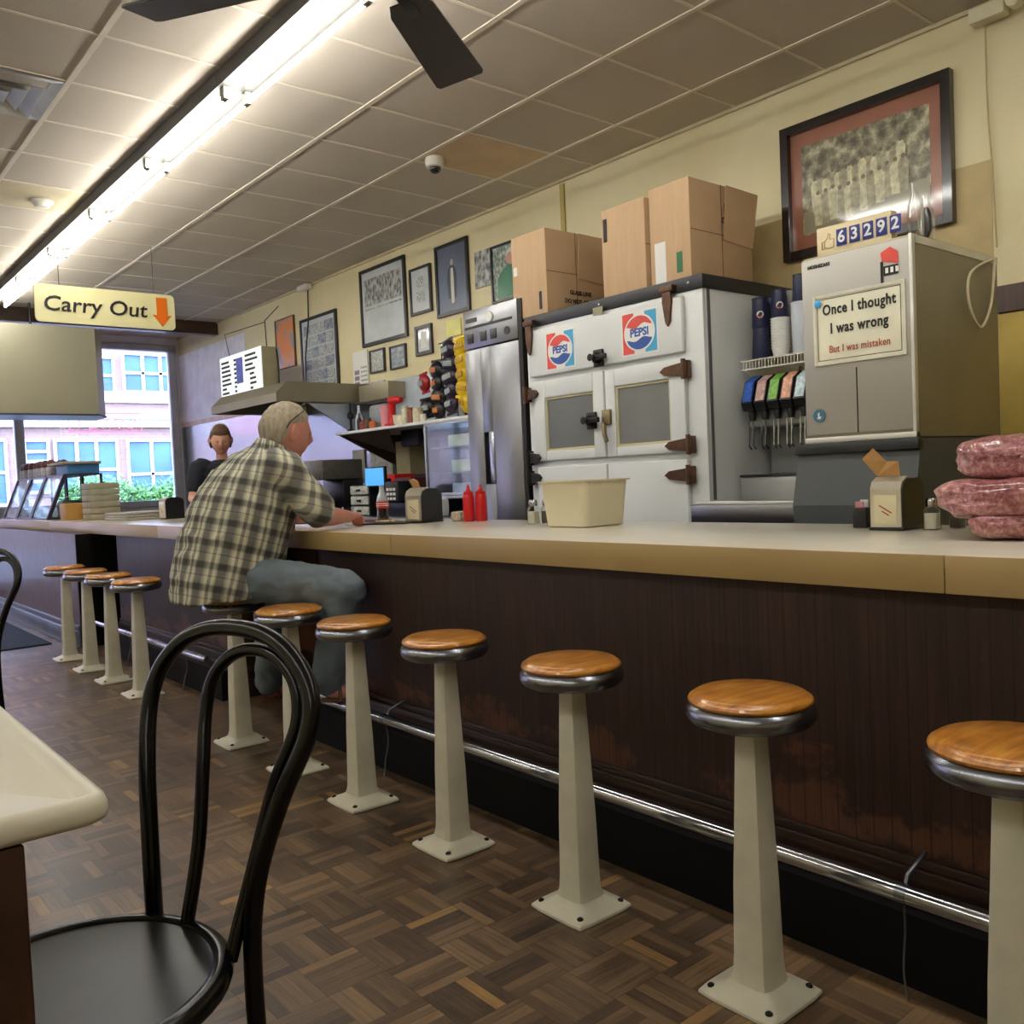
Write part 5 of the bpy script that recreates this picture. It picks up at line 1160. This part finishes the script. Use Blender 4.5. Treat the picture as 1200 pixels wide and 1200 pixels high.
# shakers
def shaker(x, y, label, fill, sc_=1., lid=CHR):
    t = thing('glass_shaker', label, 'shaker', (x, y, Z))
    def sq(h, z, p=6):
        out = []
        for i in range(16):
            a = 2*PI*i/16+PI/16; c_, s_ = math.cos(a), math.sin(a); k = (abs(c_)**p+abs(s_)**p)**(-1/p); out.append(Vector((x+c_*k*h, y+s_*k*h, Z+z)))
        return out
    s = sc_
    MB().loft([sq(.019*s, 0), sq(.021*s, .004*s), sq(.021*s, .055*s), sq(.017*s, .064*s, 3), sq(.014*s, .068*s, 2)]).build('glass_body', M_PLASTIC, t)
    MB().loft([sq(.0165*s, .003*s), sq(.0175*s, .005*s), sq(.0175*s, .046*s), sq(.017*s, .0465*s)]).build('contents', fill, t)
    MB().lathe([(.016*s, .067*s), (.017*s, .082*s), (.013*s, .09*s), (0, .092*s)], (x, y, Z)).build('cap', lid, t); return t
SALT = mat('white_salt', 'd9d7c6', .8); PEP = mat('grey_pepper', '5a5347', .9, var=.4, vs=200)
shaker(2.55, 1.205, 'square glass salt shaker between the near dispenser and the meat bags', SALT); shaker(2.62, 1.165, 'glass pepper shaker just behind the near salt shaker', PEP, .95)
shaker(2.50, 2.87, 'glass salt shaker left of the cream plastic tub', SALT, 1.15); shaker(2.545, 2.835, 'glass pepper shaker touching the cream tub side, right of the salt shaker', PEP, 1.15)
# tub
tubx, tuby = 2.47, 2.53
def rrect(hx_, hy_, z, rc, n=6):
    pts = []
    for sx, sy, a0 in ((1, 1, 0), (-1, 1, PI/2), (-1, -1, PI), (1, -1, 1.5*PI)):
        for i in range(n): a = a0+PI/2*i/(n-1); pts.append(Vector((tubx+sx*(hx_-rc)+rc*math.cos(a), tuby+sy*(hy_-rc)+rc*math.sin(a), Z+z)))
    return pts
b = MB(); b.loft([rrect(.105, .105, 0, .03), rrect(.113, .112, .004, .032), rrect(.128, .128, .172, .035), rrect(.138, .138, .174, .037), rrect(.139, .139, .180, .037), rrect(.124, .124, .180, .034), rrect(.108, .106, .012, .03), rrect(.05, .06, .010, .03)])
tag(b.build('plastic_tub', TUBCR), 'large cream plastic bus tub on the counter in front of the white cooler', 'tub')
# squeeze bottles
def squeeze(x, y, label):
    t = thing('squeeze_bottle', label, 'squeeze bottle', (x, y, Z))
    MB().lathe([(.0, 0), (.026, 0), (.028, .006), (.028, .115), (.024, .128), (.022, .13)], (x, y, Z)).build('bottle_body', RED, t); MB().lathe([(.024, .13), (.024, .14), (.012, .148), (.005, .175), (0, .176)], (x, y, Z)).build('nozzle_cap', RED, t)
squeeze(2.60, 3.455, 'red squeeze bottle, the left of the pair by the steel refrigerator'); squeeze(2.635, 3.405, 'red squeeze bottle, the right of the pair by the steel refrigerator')
tag(MB().box(2.60, 3.53, Z, 2.68, 3.61, Z+.045, .008).build('packet_bowl', mat('clear_bowl_with_packets', 'c3b4a0', .4, var=.4, vs=60)), 'small box of condiment packets left of the red squeeze bottles', 'box')
# cola bottle
bx_, by_ = 2.46, 4.01
cb_ = thing('cola_bottle', 'glass cola bottle with a red label standing by the seated man', 'bottle', (bx_, by_, Z))
MB().lathe([(0, 0), (.027, 0), (.031, .01), (.030, .05), (.028, .075), (.030, .095), (.0305, .098)], (bx_, by_, Z), 20).build('cola', mat('dark_cola', '1c0a08', .1, coat=1.), cb_)
MB().lathe([(.0312, .072), (.0315, .075), (.0320, .105), (.0312, .108)], (bx_, by_, Z), 20, caps=False).build('label', mat('red_label', 'c9301f', .4, var=.1), cb_)
MB().lathe([(.0305, .098), (.031, .11), (.026, .13), (.016, .155), (.0125, .175), (.0125, .19), (.0, .191)], (bx_, by_, Z), 20).build('glass_neck', mat('pale_glass_neck', 'a9b3b4', .08, 0, .1, coat=1.), cb_)
b = MB(); 
for k in range(2): b.lathe([(.0324, .084+.010*k), (.0324, .088+.010*k)], (bx_, by_, Z), 20, caps=False)
b.build('label_stripe', PAPERW, cb_)
# black tray with leftovers
pp = onz(441, 615, CT); tr = thing('serving_tray', 'small black serving tray with scraps in front of the seated man', 'tray', (pp.x, pp.y, Z))
b = MB(); b.box(-.07, -.14, 0, .07, .14, .007, .003, M=Matrix.Translation((pp.x+.06, pp.y, Z))@Matrix.Rotation(.5, 4, 'Z')); b.build('tray_board', BLACK, tr)
b = MB()
for i in range(14): b.ell((pp.x+.06+random.uniform(-.04, .04), pp.y+random.uniform(-.07, .07), Z+.012), (.012, .014, .006), 8, 5)
tag(b.build('food_scraps', mat('tan_crumbs', 'b99c72', .8)), 'tan food scraps left on the small black tray', 'food'); bpy.data.objects['food_scraps']['kind'] = 'stuff'
tag(MB().box(2.45, 3.80+.35, Z, 2.60, 4.62, Z+.006, .002).build('menu_card', mat('dark_red_menu', '5e2c28', .4)), 'dark red menu card lying behind the seated man\'s hands', 'menu')
# plastic bags of ground meat
def meat(x, y, z, hx_, hy_, hz_, rz, tilt, label, seed):
    b = MB(); b.use(M_MEAT)
    def fn(d, p):
        q = Vector((math.copysign(abs(d.x)**.38, d.x)*hx_, math.copysign(abs(d.y)**.38, d.y)*hy_, math.copysign(abs(d.z)**.5, d.z)*hz_))
        n = noise.noise(Vector((q.x*9+seed, q.y*9, q.z*16)))*.034-abs(noise.noise(Vector((q.x*7+q.y*7+seed, q.y*9, q.z*30))))*.045+noise.noise(Vector((q.x*40+seed, q.y*40, q.z*48)))*.006
        e = max(abs(d.x), abs(d.y))**8; q.z *= 1-.35*e; 
        return q*(1+n/max(.03, q.length)*.6)
    M_ = Matrix.Rotation(rz, 4, 'Z') @ Matrix.Rotation(tilt, 4, 'Y')
    b.ell((x, y, z), (1, 1, 1), 56, 30, M=M_, fn=fn)
    t = b.build('meat_bag', M_MEAT); tag(t, label, 'meat bag')
meat(2.37, .84, Z+.032, .125, .170, .033, .30, 0, 'lowest plastic bag of ground meat, resting on the counter at right edge', 3)
meat(2.36, .870, Z+.097, .135, .205, .050, .10, .05, 'middle plastic bag of ground meat in the stack at the right edge', 11)
meat(2.40, .84, Z+.192, .130, .205, .056, -.16, .03, 'topmost plastic bag of ground meat in the stack at the right edge', 23)
# far end of counter: dispenser near the server, stacked trays, boxes, display cases
nd3 = napkin(2.42, 7.02, .1, 1.05, 'napkin dispenser on the far counter beside the server')
pz_ = onz(160, 606, CT)
for i in range(3):
    tag(MB().box(2.15, 7.25+.02*i, Z+.02*i, 2.5, 7.85-.01*i, Z+.02*i+.018, .006).build('flat_tray', mat('beige_tray', 'aaa596', .5)), ('lowest', 'middle', 'topmost')[i]+' of three flat beige trays on the far counter by the server', 'tray', None)
y_ = 8.18
for i in range(6):
    tag(MB().box(2.10, y_-.14, Z+.052*i, 2.34, y_+.12, Z+.052*i+.048, .008).build('takeout_container', mat('kraft_grey_container', 'a39a84', .7)), 'kraft takeout container, number %s from the bottom of the far counter stack' % ('one two three four five six'.split()[i]), 'container')
tag(MB().box(2.02, 8.50, Z, 2.2, 8.72, Z+.145, .005).build('carton', mat('orange_tan_carton', 'b98a45', .6)), 'orange-tan carton left of the takeout container stack on the far counter', 'carton')
tag(MB().box(2.06, 8.80, Z, 2.3, 9.0, Z+.17, .03).build('napkin_holder', BLACK), 'rounded black holder beside the orange-tan carton on the far counter', 'holder')
# sloped glass display cases
def dcase(y0, y1, label):
    t = thing('counter_display_case', label, 'display case', (2.2, (y0+y1)/2, Z))
    b = MB(); x0, x1, h = 1.98, 2.48, .40
    for yy in (y0+.001, y1-.021):
        b.prism([(x0-.006, yy-.008, Z), (x0+.154, yy-.008, Z+h), (x0+.19, yy-.008, Z+h), (x0+.03, yy-.008, Z)], (0, .036, 0)); b.box(x1-.02, yy, Z, x1, yy+.02, Z+h)
    b.box(x0+.16, y0, Z+h, x1, y1, Z+h+.015); b.box(x0, y0, Z, x1, y1, Z+.012)
    b.build('case_frame', mat('dark_violet_frame', '3b3644', .4, .3), t, smooth=False)
    b = MB(); b.prism([(x0+.004, y0+.022, Z+.012), (x0+.162, y0+.022, Z+h), (x0+.166, y0+.022, Z+h), (x0+.008, y0+.022, Z+.012)], (0, y1-y0-.044, 0)); b.build('sloped_glass', M_CGLASS, t, smooth=False)
    MB().box(x0+.10, y0+.03, Z+.013, x1-.04, y1-.03, Z+.10, .02).build('contents', mat('pale_wrapped_food', 'c8ccd0', .5, var=.3, vs=25), t)
    MB().box(x0+.22, y0+.03, Z+.20, x1-.03, y1-.03, Z+.208).build('inner_shelf', mat('case_shelf', '8fa4ab', .3), t, smooth=False)
dcase(9.03, 9.69, 'sloped glass display case nearest the stacked containers'); dcase(9.72, 10.32, 'middle one of the three sloped glass display cases'); dcase(10.35, 10.97, 'sloped glass display case nearest the shop window')
# on the cases: packs and jars of candies
TC = Z+.4155
tag(MB().box(2.18, 9.03, TC, 2.46, 9.45, TC+.085, .004).build('flat_box', mat('blue_white_carton', '3d7fb8', .5)), 'flat blue box on top of the nearest display case', 'box')
tag(MB().box(2.14, 9.00, TC+.086, 2.47, 9.62, TC+.115, .006).build('paper_pad', mat('tan_paper_pad', 'a09680', .7)), 'tan paper pack lying on the flat blue box', 'paper pack')
rs = random.Random(9); src = None
for i in range(14):
    x, y = 2.20+.115*(i % 2)+rs.uniform(-.01, .01), 9.70+.20*(i//2)
    if src is None:
        t = thing('candy_jar', 'small jar of brown candies in the row on the display cases', 'jar', (0, 0, 0), 'candy jars on the display cases')
        MB().lathe([(0, 0), (.046, 0), (.050, .01), (.050, .085), (.04, .09)], n=14).build('jar_glass', mat('milky_jar', 'c9c3c9', .3, var=.3, vs=40), t); MB().lathe([(.040, .09), (.047, .105), (.040, .14), (.018, .16), (0, .162)], n=14).build('candy_heap', mat('brown_candy', '6b3e36', .5, var=.4, vs=50), t)
        src = t; t.location = (x, y, TC)
    else: dup(src, (x, y, TC))

#@@PEOPLE
# ------------------------------------------------------------------ people
def head_fn(hgt, wid, dep, jowl=0.):
    def fn(d, p):
        x, y, z = d.x*dep, d.y*wid, d.z*hgt      # x forward
        f = max(0, d.x)
        # narrow the lower face, bulge the back of the skull
        if d.z < 0: y *= 1-.26*(-d.z)*(1-jowl); x *= (1-.10*(-d.z)) if d.x > 0 else (1-.30*(-d.z))
        if d.x < 0: x *= 1.08
        def bumpf(cy, cz, sy, sz, amt): return amt*math.exp(-((d.y-cy)/sy)**2-((d.z-cz)/sz)**2)*(1 if d.x > 0 else 0)
        x += bumpf(0, -.12, .15, .16, .020)+bumpf(0, -.02, .10, .22, .011)          # nose
        x += bumpf(0, .18, .55, .10, .008)                                             # brow
        x -= bumpf(.34, .03, .17, .10, .010)+bumpf(-.34, .03, .17, .10, .010)          # sockets
        x += bumpf(0, -.48, .22, .07, .007)                                            # lips
        x -= bumpf(0, -.58, .3, .05, .004)
        x += bumpf(0, -.80, .26, .14, .016)                                            # chin
        y += (bumpf(.55, -.25, .25, .25, .006)-bumpf(-.55, -.25, .25, .25, .006))
        return Vector((x, y, z))
    return fn
def add_head(b, c, M_, s, jowl=0.):
    b.ell(c, (1, 1, 1), 48, 36, M=M_, fn=head_fn(.118*s, .078*s, .096*s, jowl))
    for sg in (-1, 1):    # ears
        e = Vector((-.008*s, sg*.078*s, -.004*s)); 
        b.ell(Vector(c)+M_ @ (e+Vector((.006, sg*.010, 0))), (.022*s, .010*s, .036*s), 14, 10, M=M_ @ Matrix.Rotation(sg*-.60, 4, 'Z'))
def limb(b, pts, rs, n=14, k=4, flat=1.):
    P = spline(pts, k); R = []
    for i in range(len(rs)-1):
        for j in range(k): t = j/k; t = t*t*(3-2*t); R.append(rs[i]*(1-t)+rs[i+1]*t)
    R.append(rs[-1]); b.tube(P, R, n, flat=flat)
    b.ell(P[0], (R[0],)*3, 12, 8); b.ell(P[-1], (R[-1],)*3, 12, 8)
def torso(b, secs, n=28):   # secs: (center, rx, ry, tilt)
    rings = []
    P = spline([s[0] for s in secs], 4); A = []; 
    for i in range(len(secs)-1):
        for j in range(4): t = j/4; A.append((secs[i][1]*(1-t)+secs[i+1][1]*t, secs[i][2]*(1-t)+secs[i+1][2]*t, secs[i][3]*(1-t)+secs[i+1][3]*t))
    A.append(secs[-1][1:])
    for p, (rx, ry, tl) in zip(P, A):
        R_ = Matrix.Rotation(tl, 3, 'Y'); ring = []
        for j in range(n):
            a = 2*PI*j/n; c_, s_ = math.cos(a), math.sin(a); k = (abs(c_)**2.4+abs(s_)**2.4)**(-1/2.4)
            ring.append(p+R_ @ Vector((c_*k*rx, s_*k*ry, 0)))
        rings.append(ring)
    b.loft(rings)
def hand(b, wrist, d, up, s=1., curl=.6, side=1):
    wrist, d, up = Vector(wrist), Vector(d).normalized(), Vector(up).normalized()
    lat = d.cross(up).normalized()*side; up = lat.cross(d).normalized()*side
    pc = wrist+d*.045*s
    b.tube([wrist-d*.01, wrist+d*.015*s, pc, wrist+d*.085*s], [.024*s, .028*s, .034*s, .030*s], 14, flat=.55)
    Ls = [.072, .082, .076, .060]
    for i, L in enumerate(Ls):
        r0 = wrist+d*.080*s+lat*(-.027+.018*i)*s
        c1 = curl*(.5+.1*i); dd = d*math.cos(c1)-up*math.sin(c1); p1 = r0+dd*L*.42*s
        c2 = c1+curl*1.0; dd2 = d*math.cos(c2)-up*math.sin(c2); p2 = p1+dd2*L*.33*s
        c3 = c2+curl*.7; dd3 = d*math.cos(c3)-up*math.sin(c3); p3 = p2+dd3*L*.25*s
        b.tube([r0-d*.02*s, r0, p1, p2, p3], [.0092*s, .0092*s, .0086*s, .008*s, .0068*s], 8); b.ell(p3, (.0068*s,)*3, 8, 6)
    t0 = wrist+d*.022*s-lat*.026*s; t1 = t0+(d*.6-lat*.7-up*.25).normalized()*.038*s; t2 = t1+(d*.9-lat*.25-up*.35).normalized()*.030*s
    b.tube([t0-d*.01*s, t0, t1, t2], [.012*s, .012*s, .0105*s, .0085*s], 8); b.ell(t2, (.0085*s,)*3, 8, 6)

# --- seated man
man = thing('person', 'seated man in a plaid short-sleeve shirt and jeans, glasses pushed up on grey hair', 'person', (1.61, 3.94, 0))
HC = Vector((1.895, 3.905, 1.400)); HM = Matrix.Rotation(math.radians(-5), 4, 'Z') @ Matrix.Rotation(math.radians(10), 4, 'Y')
rS, lS = Vector((1.775, 3.705, 1.235)), Vector((1.775, 4.12, 1.235))
rE, lE = Vector((1.90, 3.60, 1.015)), Vector((1.97, 4.20, 1.01))
rW, lW = Vector((2.10, 3.73, 1.002)), Vector((2.16, 4.00, .995))
hipR, hipL = Vector((1.62, 3.83, .755)), Vector((1.62, 4.05, .755))
kR, kL = Vector((1.845, 3.33, .715)), Vector((1.99, 4.38, .70))
aR, aL = Vector((1.80, 3.45, .325)), Vector((2.05, 4.60, .10))
b = MB()
add_head(b, HC, HM, 1.16, .85)
limb(b, [HC+Vector((-.035, 0, -.06)), Vector((1.835, 3.905, 1.30)), Vector((1.78, 3.91, 1.22))], [.066, .072, .085])
torso(b, [(Vector((1.60, 3.94, .70)), .13, .17, 0), (Vector((1.64, 3.94, .90)), .17, .19, .1), (Vector((1.71, 3.93, 1.10)), .17, .20, .25), (Vector((1.765, 3.91, 1.21)), .11, .17, .4), (Vector((1.795, 3.91, 1.27)), .05, .08, .4)])
for S_, E_, W_ in ((rS, rE, rW), (lS, lE, lW)): limb(b, [S_, (S_+E_)/2+Vector((0, 0, -.01)), E_], [.062, .053, .046]); limb(b, [E_, E_.lerp(W_, .35), W_], [.046, .043, .028])
hand(b, rW, (.75, .62, .0), (0, 0, 1), 1.05, .55, 1); hand(b, lW, (.45, -.80, .05), (0, 0, 1), 1.05, .5, -1)
for h_, k_, a_ in ((hipR, kR, aR), (hipL, kL, aL)): limb(b, [h_, h_.lerp(k_, .5), k_], [.085, .075, .055]); limb(b, [k_, k_.lerp(a_, .4), a_], [.052, .05, .036])
fr_ = [(aR, Vector((.07, -.05, -.065))), (aL, Vector((.06, .015, -.075)))]
for a_, dv in fr_:
    limb(b, [a_, a_+Vector((dv.x*.3, dv.y*.3, dv.z*.75)), a_+Vector((dv.x*1.7, dv.y*1.7, dv.z))], [.036, .034, .026])
body = b.build('body', SKIN, man, remesh=.0075, sm=3)
# shirt
b = MB()
torso(b, [(Vector((1.565, 3.935, .675)), .225, .245, -.06), (Vector((1.585, 3.935, .78)), .232, .252, -.02), (Vector((1.63, 3.93, .93)), .235, .258, .08), (Vector((1.68, 3.92, 1.065)), .222, .25, .22), (Vector((1.73, 3.915, 1.175)), .185, .235, .35), (Vector((1.77, 3.91, 1.255)), .125, .17, .45), (Vector((1.80, 3.905, 1.308)), .083, .088, .5)])
limb(b, [Vector((1.75, 3.76, 1.222)), rS+Vector((0, -.01, -.0)), rS.lerp(rE, .5)+Vector((-.005, -.008, 0)), rS.lerp(rE, .86)], [.10, .095, .086, .082])
limb(b, [Vector((1.75, 4.06, 1.222)), lS+Vector((0, .01, -.0)), lS.lerp(lE, .5)+Vector((-.005, .008, 0)), lS.lerp(lE, .86)], [.10, .095, .086, .082])
sh = b.build('plaid_shirt', M_PLAID, man, remesh=.009, sm=4, wr=.011, wf=6.5)
# collar
b = MB(); cc = Vector((1.818, 3.905, 1.322))
ringp = [[cc+Matrix.Rotation(.5, 3, 'Y') @ Vector((math.cos(a)*(.082+o_), math.sin(a)*(.085+o_), z_)) for a in [2*PI*i/28 for i in range(28)]] for o_, z_ in ((.006, -.02), (-.004, .018), (.004, .022), (.012, -.022))]
b.loft(ringp, caps=False); b.build('collar', M_PLAID, sh)
# trousers
b = MB()
b.ell((1.61, 3.94, .77), (.175, .20, .105), 24, 16)
for h_, k_, a_ in ((hipR, kR, aR), (hipL, kL, aL)):
    limb(b, [h_+Vector((-.02, 0, 0)), h_.lerp(k_, .5), k_+(k_-h_).normalized()*.01], [.105, .098, .082], 18); limb(b, [k_, k_.lerp(a_, .4)+Vector((.0, 0, .0)), a_+(k_-a_).normalized()*.0], [.080, .080, .072], 18)
b.build('jeans', JEANS, man, remesh=.009, sm=3, wr=.010, wf=8)
# hair: cap over the skull
def hair_shell(b, c, M_, s, jowl, keep, grow=1.045, lift=.0):
    base = head_fn(.118*s, .078*s, .096*s, jowl)
    def fn(d, p):
        q = base(d, p); g_ = keep(d)
        nz = noise.noise(Vector((d.x*9, d.y*9, d.z*4)))*.03+noise.noise(Vector((d.x*26, d.y*26, d.z*9)))*.018
        return q*(1+(grow-1+nz)*g_-.06*(1-g_))
    b.ell(c, (1, 1, 1), 48, 36, M=M_, fn=fn)
def keepm(d):
    line = .30+.30*max(0, d.x) if d.x > -.16 else (.30-(-.16-d.x)*5 if d.x > -.31 else -.45)
    line += .08*noise.noise(Vector((d.x*8, d.y*8, 3)))
    return max(0, min(1, (d.z-line)/.12+.5))
b = MB(); hair_shell(b, HC+Vector((-.003, 0, .003)), HM, 1.17, .85, keepm, 1.075); b.build('hair', HAIRG, man, angle=180)
# glasses on top of the head
gl = MB()
def hp(x, y, z): return HC+(HM @ (Vector((x, y, z))*1.075))
for sg in (-1, 1):
    gl.tube(spline([hp(-.035, sg*.088, .012), hp(-.02, sg*.092, .045), hp(.03, sg*.088, .098), hp(.050, sg*.060, .122)], 5), .003, 6)
    gl.tube([hp(.050+.004*math.cos(a), sg*.034+.026*math.cos(a), .128+.018*math.sin(a)*.6) for a in [2*PI*i/16 for i in range(16)]], .0022, 6, closed=True)
gl.tube([hp(.055, -.01, .132), hp(.056, .01, .132)], .0025, 6)
gl.build('eyeglasses', BLACK, man)
b = MB()
for sg in (-1, 1): b.ell(hp(.083, sg*.032, .006), (.011, .013, .009), 10, 8)
b.build('eye', mat('eye_dark', '3a342f', .2, coat=1.), man)
# shoes / sandals
def shoe(a_, dv, name):
    c = a_+Vector((dv.x*.95, dv.y*.95, dv.z)); d = Vector((dv.x, dv.y, 0)).normalized(); R_ = Matrix.Rotation(math.atan2(d.y, d.x), 4, 'Z')
    b = MB(); b.ell(c+Vector((0, 0, -.022)), (.125, .046, .012), 20, 8, M=R_); so = b.build('sandal', LEATHER, man)
    b = MB()
    for t_ in (-.2, .35): 
        q = c+d*(.125*t_); n_ = d.cross(Vector((0, 0, 1))); b.tube([q+n_*.045+Vector((0, 0, -.02)), q+n_*.036+Vector((0, 0, .018)), q+Vector((0, 0, .034)), q-n_*.036+Vector((0, 0, .018)), q-n_*.045+Vector((0, 0, -.02))], .008, 8)
    b.build('strap', LEATHER, so)
for a_, dv in fr_: shoe(a_, dv, '')
tag(MB().lathe([(.0, 0), (.022, 0), (.026, .01), (.03, .09), (.028, .09), (.024, .012), (0, .01)], (2.24, 3.98, Z), 18).build('drinking_glass', M_PLASTIC), 'small clear drinking glass in front of the seated man\'s hands', 'glass')

# --- server behind the counter
sv = thing('person', 'server with tied-back hair and a navy T-shirt standing behind the far counter, looking down', 'person', (3.08, 7.55, 0))
SC = Vector((3.05, 7.55, 1.58)); SM = Matrix.Rotation(math.radians(-108), 4, 'Z') @ Matrix.Rotation(math.radians(16), 4, 'Y')
Xs, Ys = 3.08, 7.60
# body faces -y/-x ; torso sections use rx along x (width) and ry along y (depth)
sR, sL = Vector((2.875, 7.62, 1.35)), Vector((3.27, 7.56, 1.34))   # screen-left shoulder, screen-right shoulder
eR, eL = Vector((2.79, 7.58, 1.09)), Vector((3.30, 7.46, 1.08))
wR, wL = Vector((2.76, 7.36, 1.02)), Vector((3.05, 7.26, 1.02))
b = MB(); add_head(b, SC, SM, 1.04, .75)
limb(b, [SC+Vector((.01, .02, -.07)), Vector((3.07, 7.59, 1.44)), Vector((3.08, 7.60, 1.36))], [.046, .048, .06])
torso(b, [(Vector((Xs, Ys, .90)), .155, .115, 0), (Vector((Xs, Ys, 1.05)), .135, .10, 0), (Vector((Xs, Ys, 1.22)), .155, .11, 0), (Vector((Xs, Ys, 1.34)), .15, .09, 0), (Vector((Xs, Ys, 1.38)), .07, .06, 0)])
for S_, E_, W_ in ((sR, eR, wR), (sL, eL, wL)): limb(b, [S_, (S_+E_)/2, E_], [.047, .042, .036]); limb(b, [E_, E_.lerp(W_, .4), W_], [.036, .034, .024])
hand(b, wR, (.2, -.9, -.25), (0, 0, 1), .9, .5, 1); hand(b, wL, (-.3, -.85, -.25), (0, 0, 1), .9, .5, -1)
for sg in (-1, 1): limb(b, [(Xs+sg*.08, Ys, .90), (Xs+sg*.085, Ys-.01, .48), (Xs+sg*.085, Ys+.01, .09)], [.085, .058, .038]); limb(b, [(Xs+sg*.085, Ys+.01, .08), (Xs+sg*.09, Ys-.08, .04), (Xs+sg*.09, Ys-.15, .032)], [.036, .034, .028])
b.build('body', SKIN2, sv, remesh=.0075, sm=3)
b = MB(); torso(b, [(Vector((Xs, Ys, .86)), .19, .15, 0), (Vector((Xs, Ys, 1.05)), .17, .13, 0), (Vector((Xs, Ys, 1.22)), .185, .135, 0), (Vector((Xs, Ys, 1.345)), .195, .12, 0), (Vector((Xs, Ys+.0, 1.415)), .065, .062, 0)])
for S_, E_ in ((sR, eR), (sL, eL)): limb(b, [S_.lerp(Vector((Xs, Ys, 1.30)), .25), S_, S_.lerp(E_, .62)], [.082, .078, .070])
b.build('navy_shirt', NAVYT, sv, remesh=.009, sm=3, wr=.006, wf=9)
b = MB(); b.ell((Xs, Ys, .88), (.175, .14, .12), 20, 12)
for sg in (-1, 1): limb(b, [(Xs+sg*.08, Ys, .88), (Xs+sg*.085, Ys-.01, .48), (Xs+sg*.085, Ys+.01, .10)], [.10, .075, .058])
b.build('trousers', mat('black_trousers', '17171c', .85), sv, remesh=.012, sm=2)
def keepw(d):
    line = .50 if d.x > .45 else (.50-(.45-d.x)*1.5)
    return max(0, min(1, (d.z-line)/.12+.5))
b = MB(); hair_shell(b, SC+Vector((0, 0, .003)), SM, 1.07, .75, keepw, 1.09)
b.ell(SC+SM @ Vector((-.115, 0, -.01)), (.04, .04, .045), 14, 10)
for sg in (-1, 1): b.ell(SC+SM @ Vector((-.022, sg*.078, -.015)), (.045, .018, .060), 14, 10, M=SM)
b.build('hair', HAIRB, sv, angle=180)
b = MB(); b.ell(SC+SM @ Vector((-.03, 0, .045)), (.092, .083, .098), 24, 14, M=SM @ Matrix.Rotation(-.25, 4, 'Y')); b.build('white_hair_net', mat('white_cap_cloth', 'cfcdd2', .8), sv)
b = MB()
for sg in (-1, 1): b.ell(SC+SM @ Vector((.080, sg*.030, .004)), (.010, .013, .006), 10, 8)
b.build('eye', MATS['eye_dark'], sv)
b = MB(); b.ell(SC+SM @ Vector((.094, 0, -.057)), (.007, .022, .006), 10, 8, M=SM); b.build('lips', mat('rosy_lips', 'a85a55', .5), sv)
b = MB()
for sg in (-1, 1): b.box(Xs+sg*.09-.045, Ys-.19, .0, Xs+sg*.09+.045, Ys+.07, .07, .02)
b.build('shoe', BLACK, sv)

#@@LIGHT
# ------------------------------------------------------------------ light
w = bpy.data.worlds.new('world'); sc.world = w; w.use_nodes = True; nt = w.node_tree; bg = nt.nodes['Background']
sky = nt.nodes.new('ShaderNodeTexSky'); sky.sky_type = 'NISHITA'; sky.sun_elevation = math.radians(52); sky.sun_rotation = math.radians(200); sky.sun_disc = False
mixn = nt.nodes.new('ShaderNodeMix'); mixn.data_type = 'RGBA'; mixn.inputs[0].default_value = .6; nt.links.new(sky.outputs[0], mixn.inputs[6]); mixn.inputs[7].default_value = (.55, .70, 1., 1)
nt.links.new(mixn.outputs[2], bg.inputs[0]); bg.inputs[1].default_value = 5.4
sun = bpy.data.lights.new('sun', 'SUN'); sun.energy = .6; sun.angle = .05; so = bpy.data.objects.new('sun', sun); COL.objects.link(so); so.rotation_euler = (math.radians(50), 0, math.radians(-25)); so.location = (0, 20, 20)
vs_ = sc.view_settings; vs_.view_transform = 'Standard'; vs_.look = 'None'; vs_.gamma = 1; vs_.use_curve_mapping = False; vs_.exposure = 0.86
sc.cycles.max_bounces = 7; sc.cycles.use_denoising = True; sc.cycles.transparent_max_bounces = 12
try: sc.cycles.sample_clamp_indirect = 6.
except Exception: pass
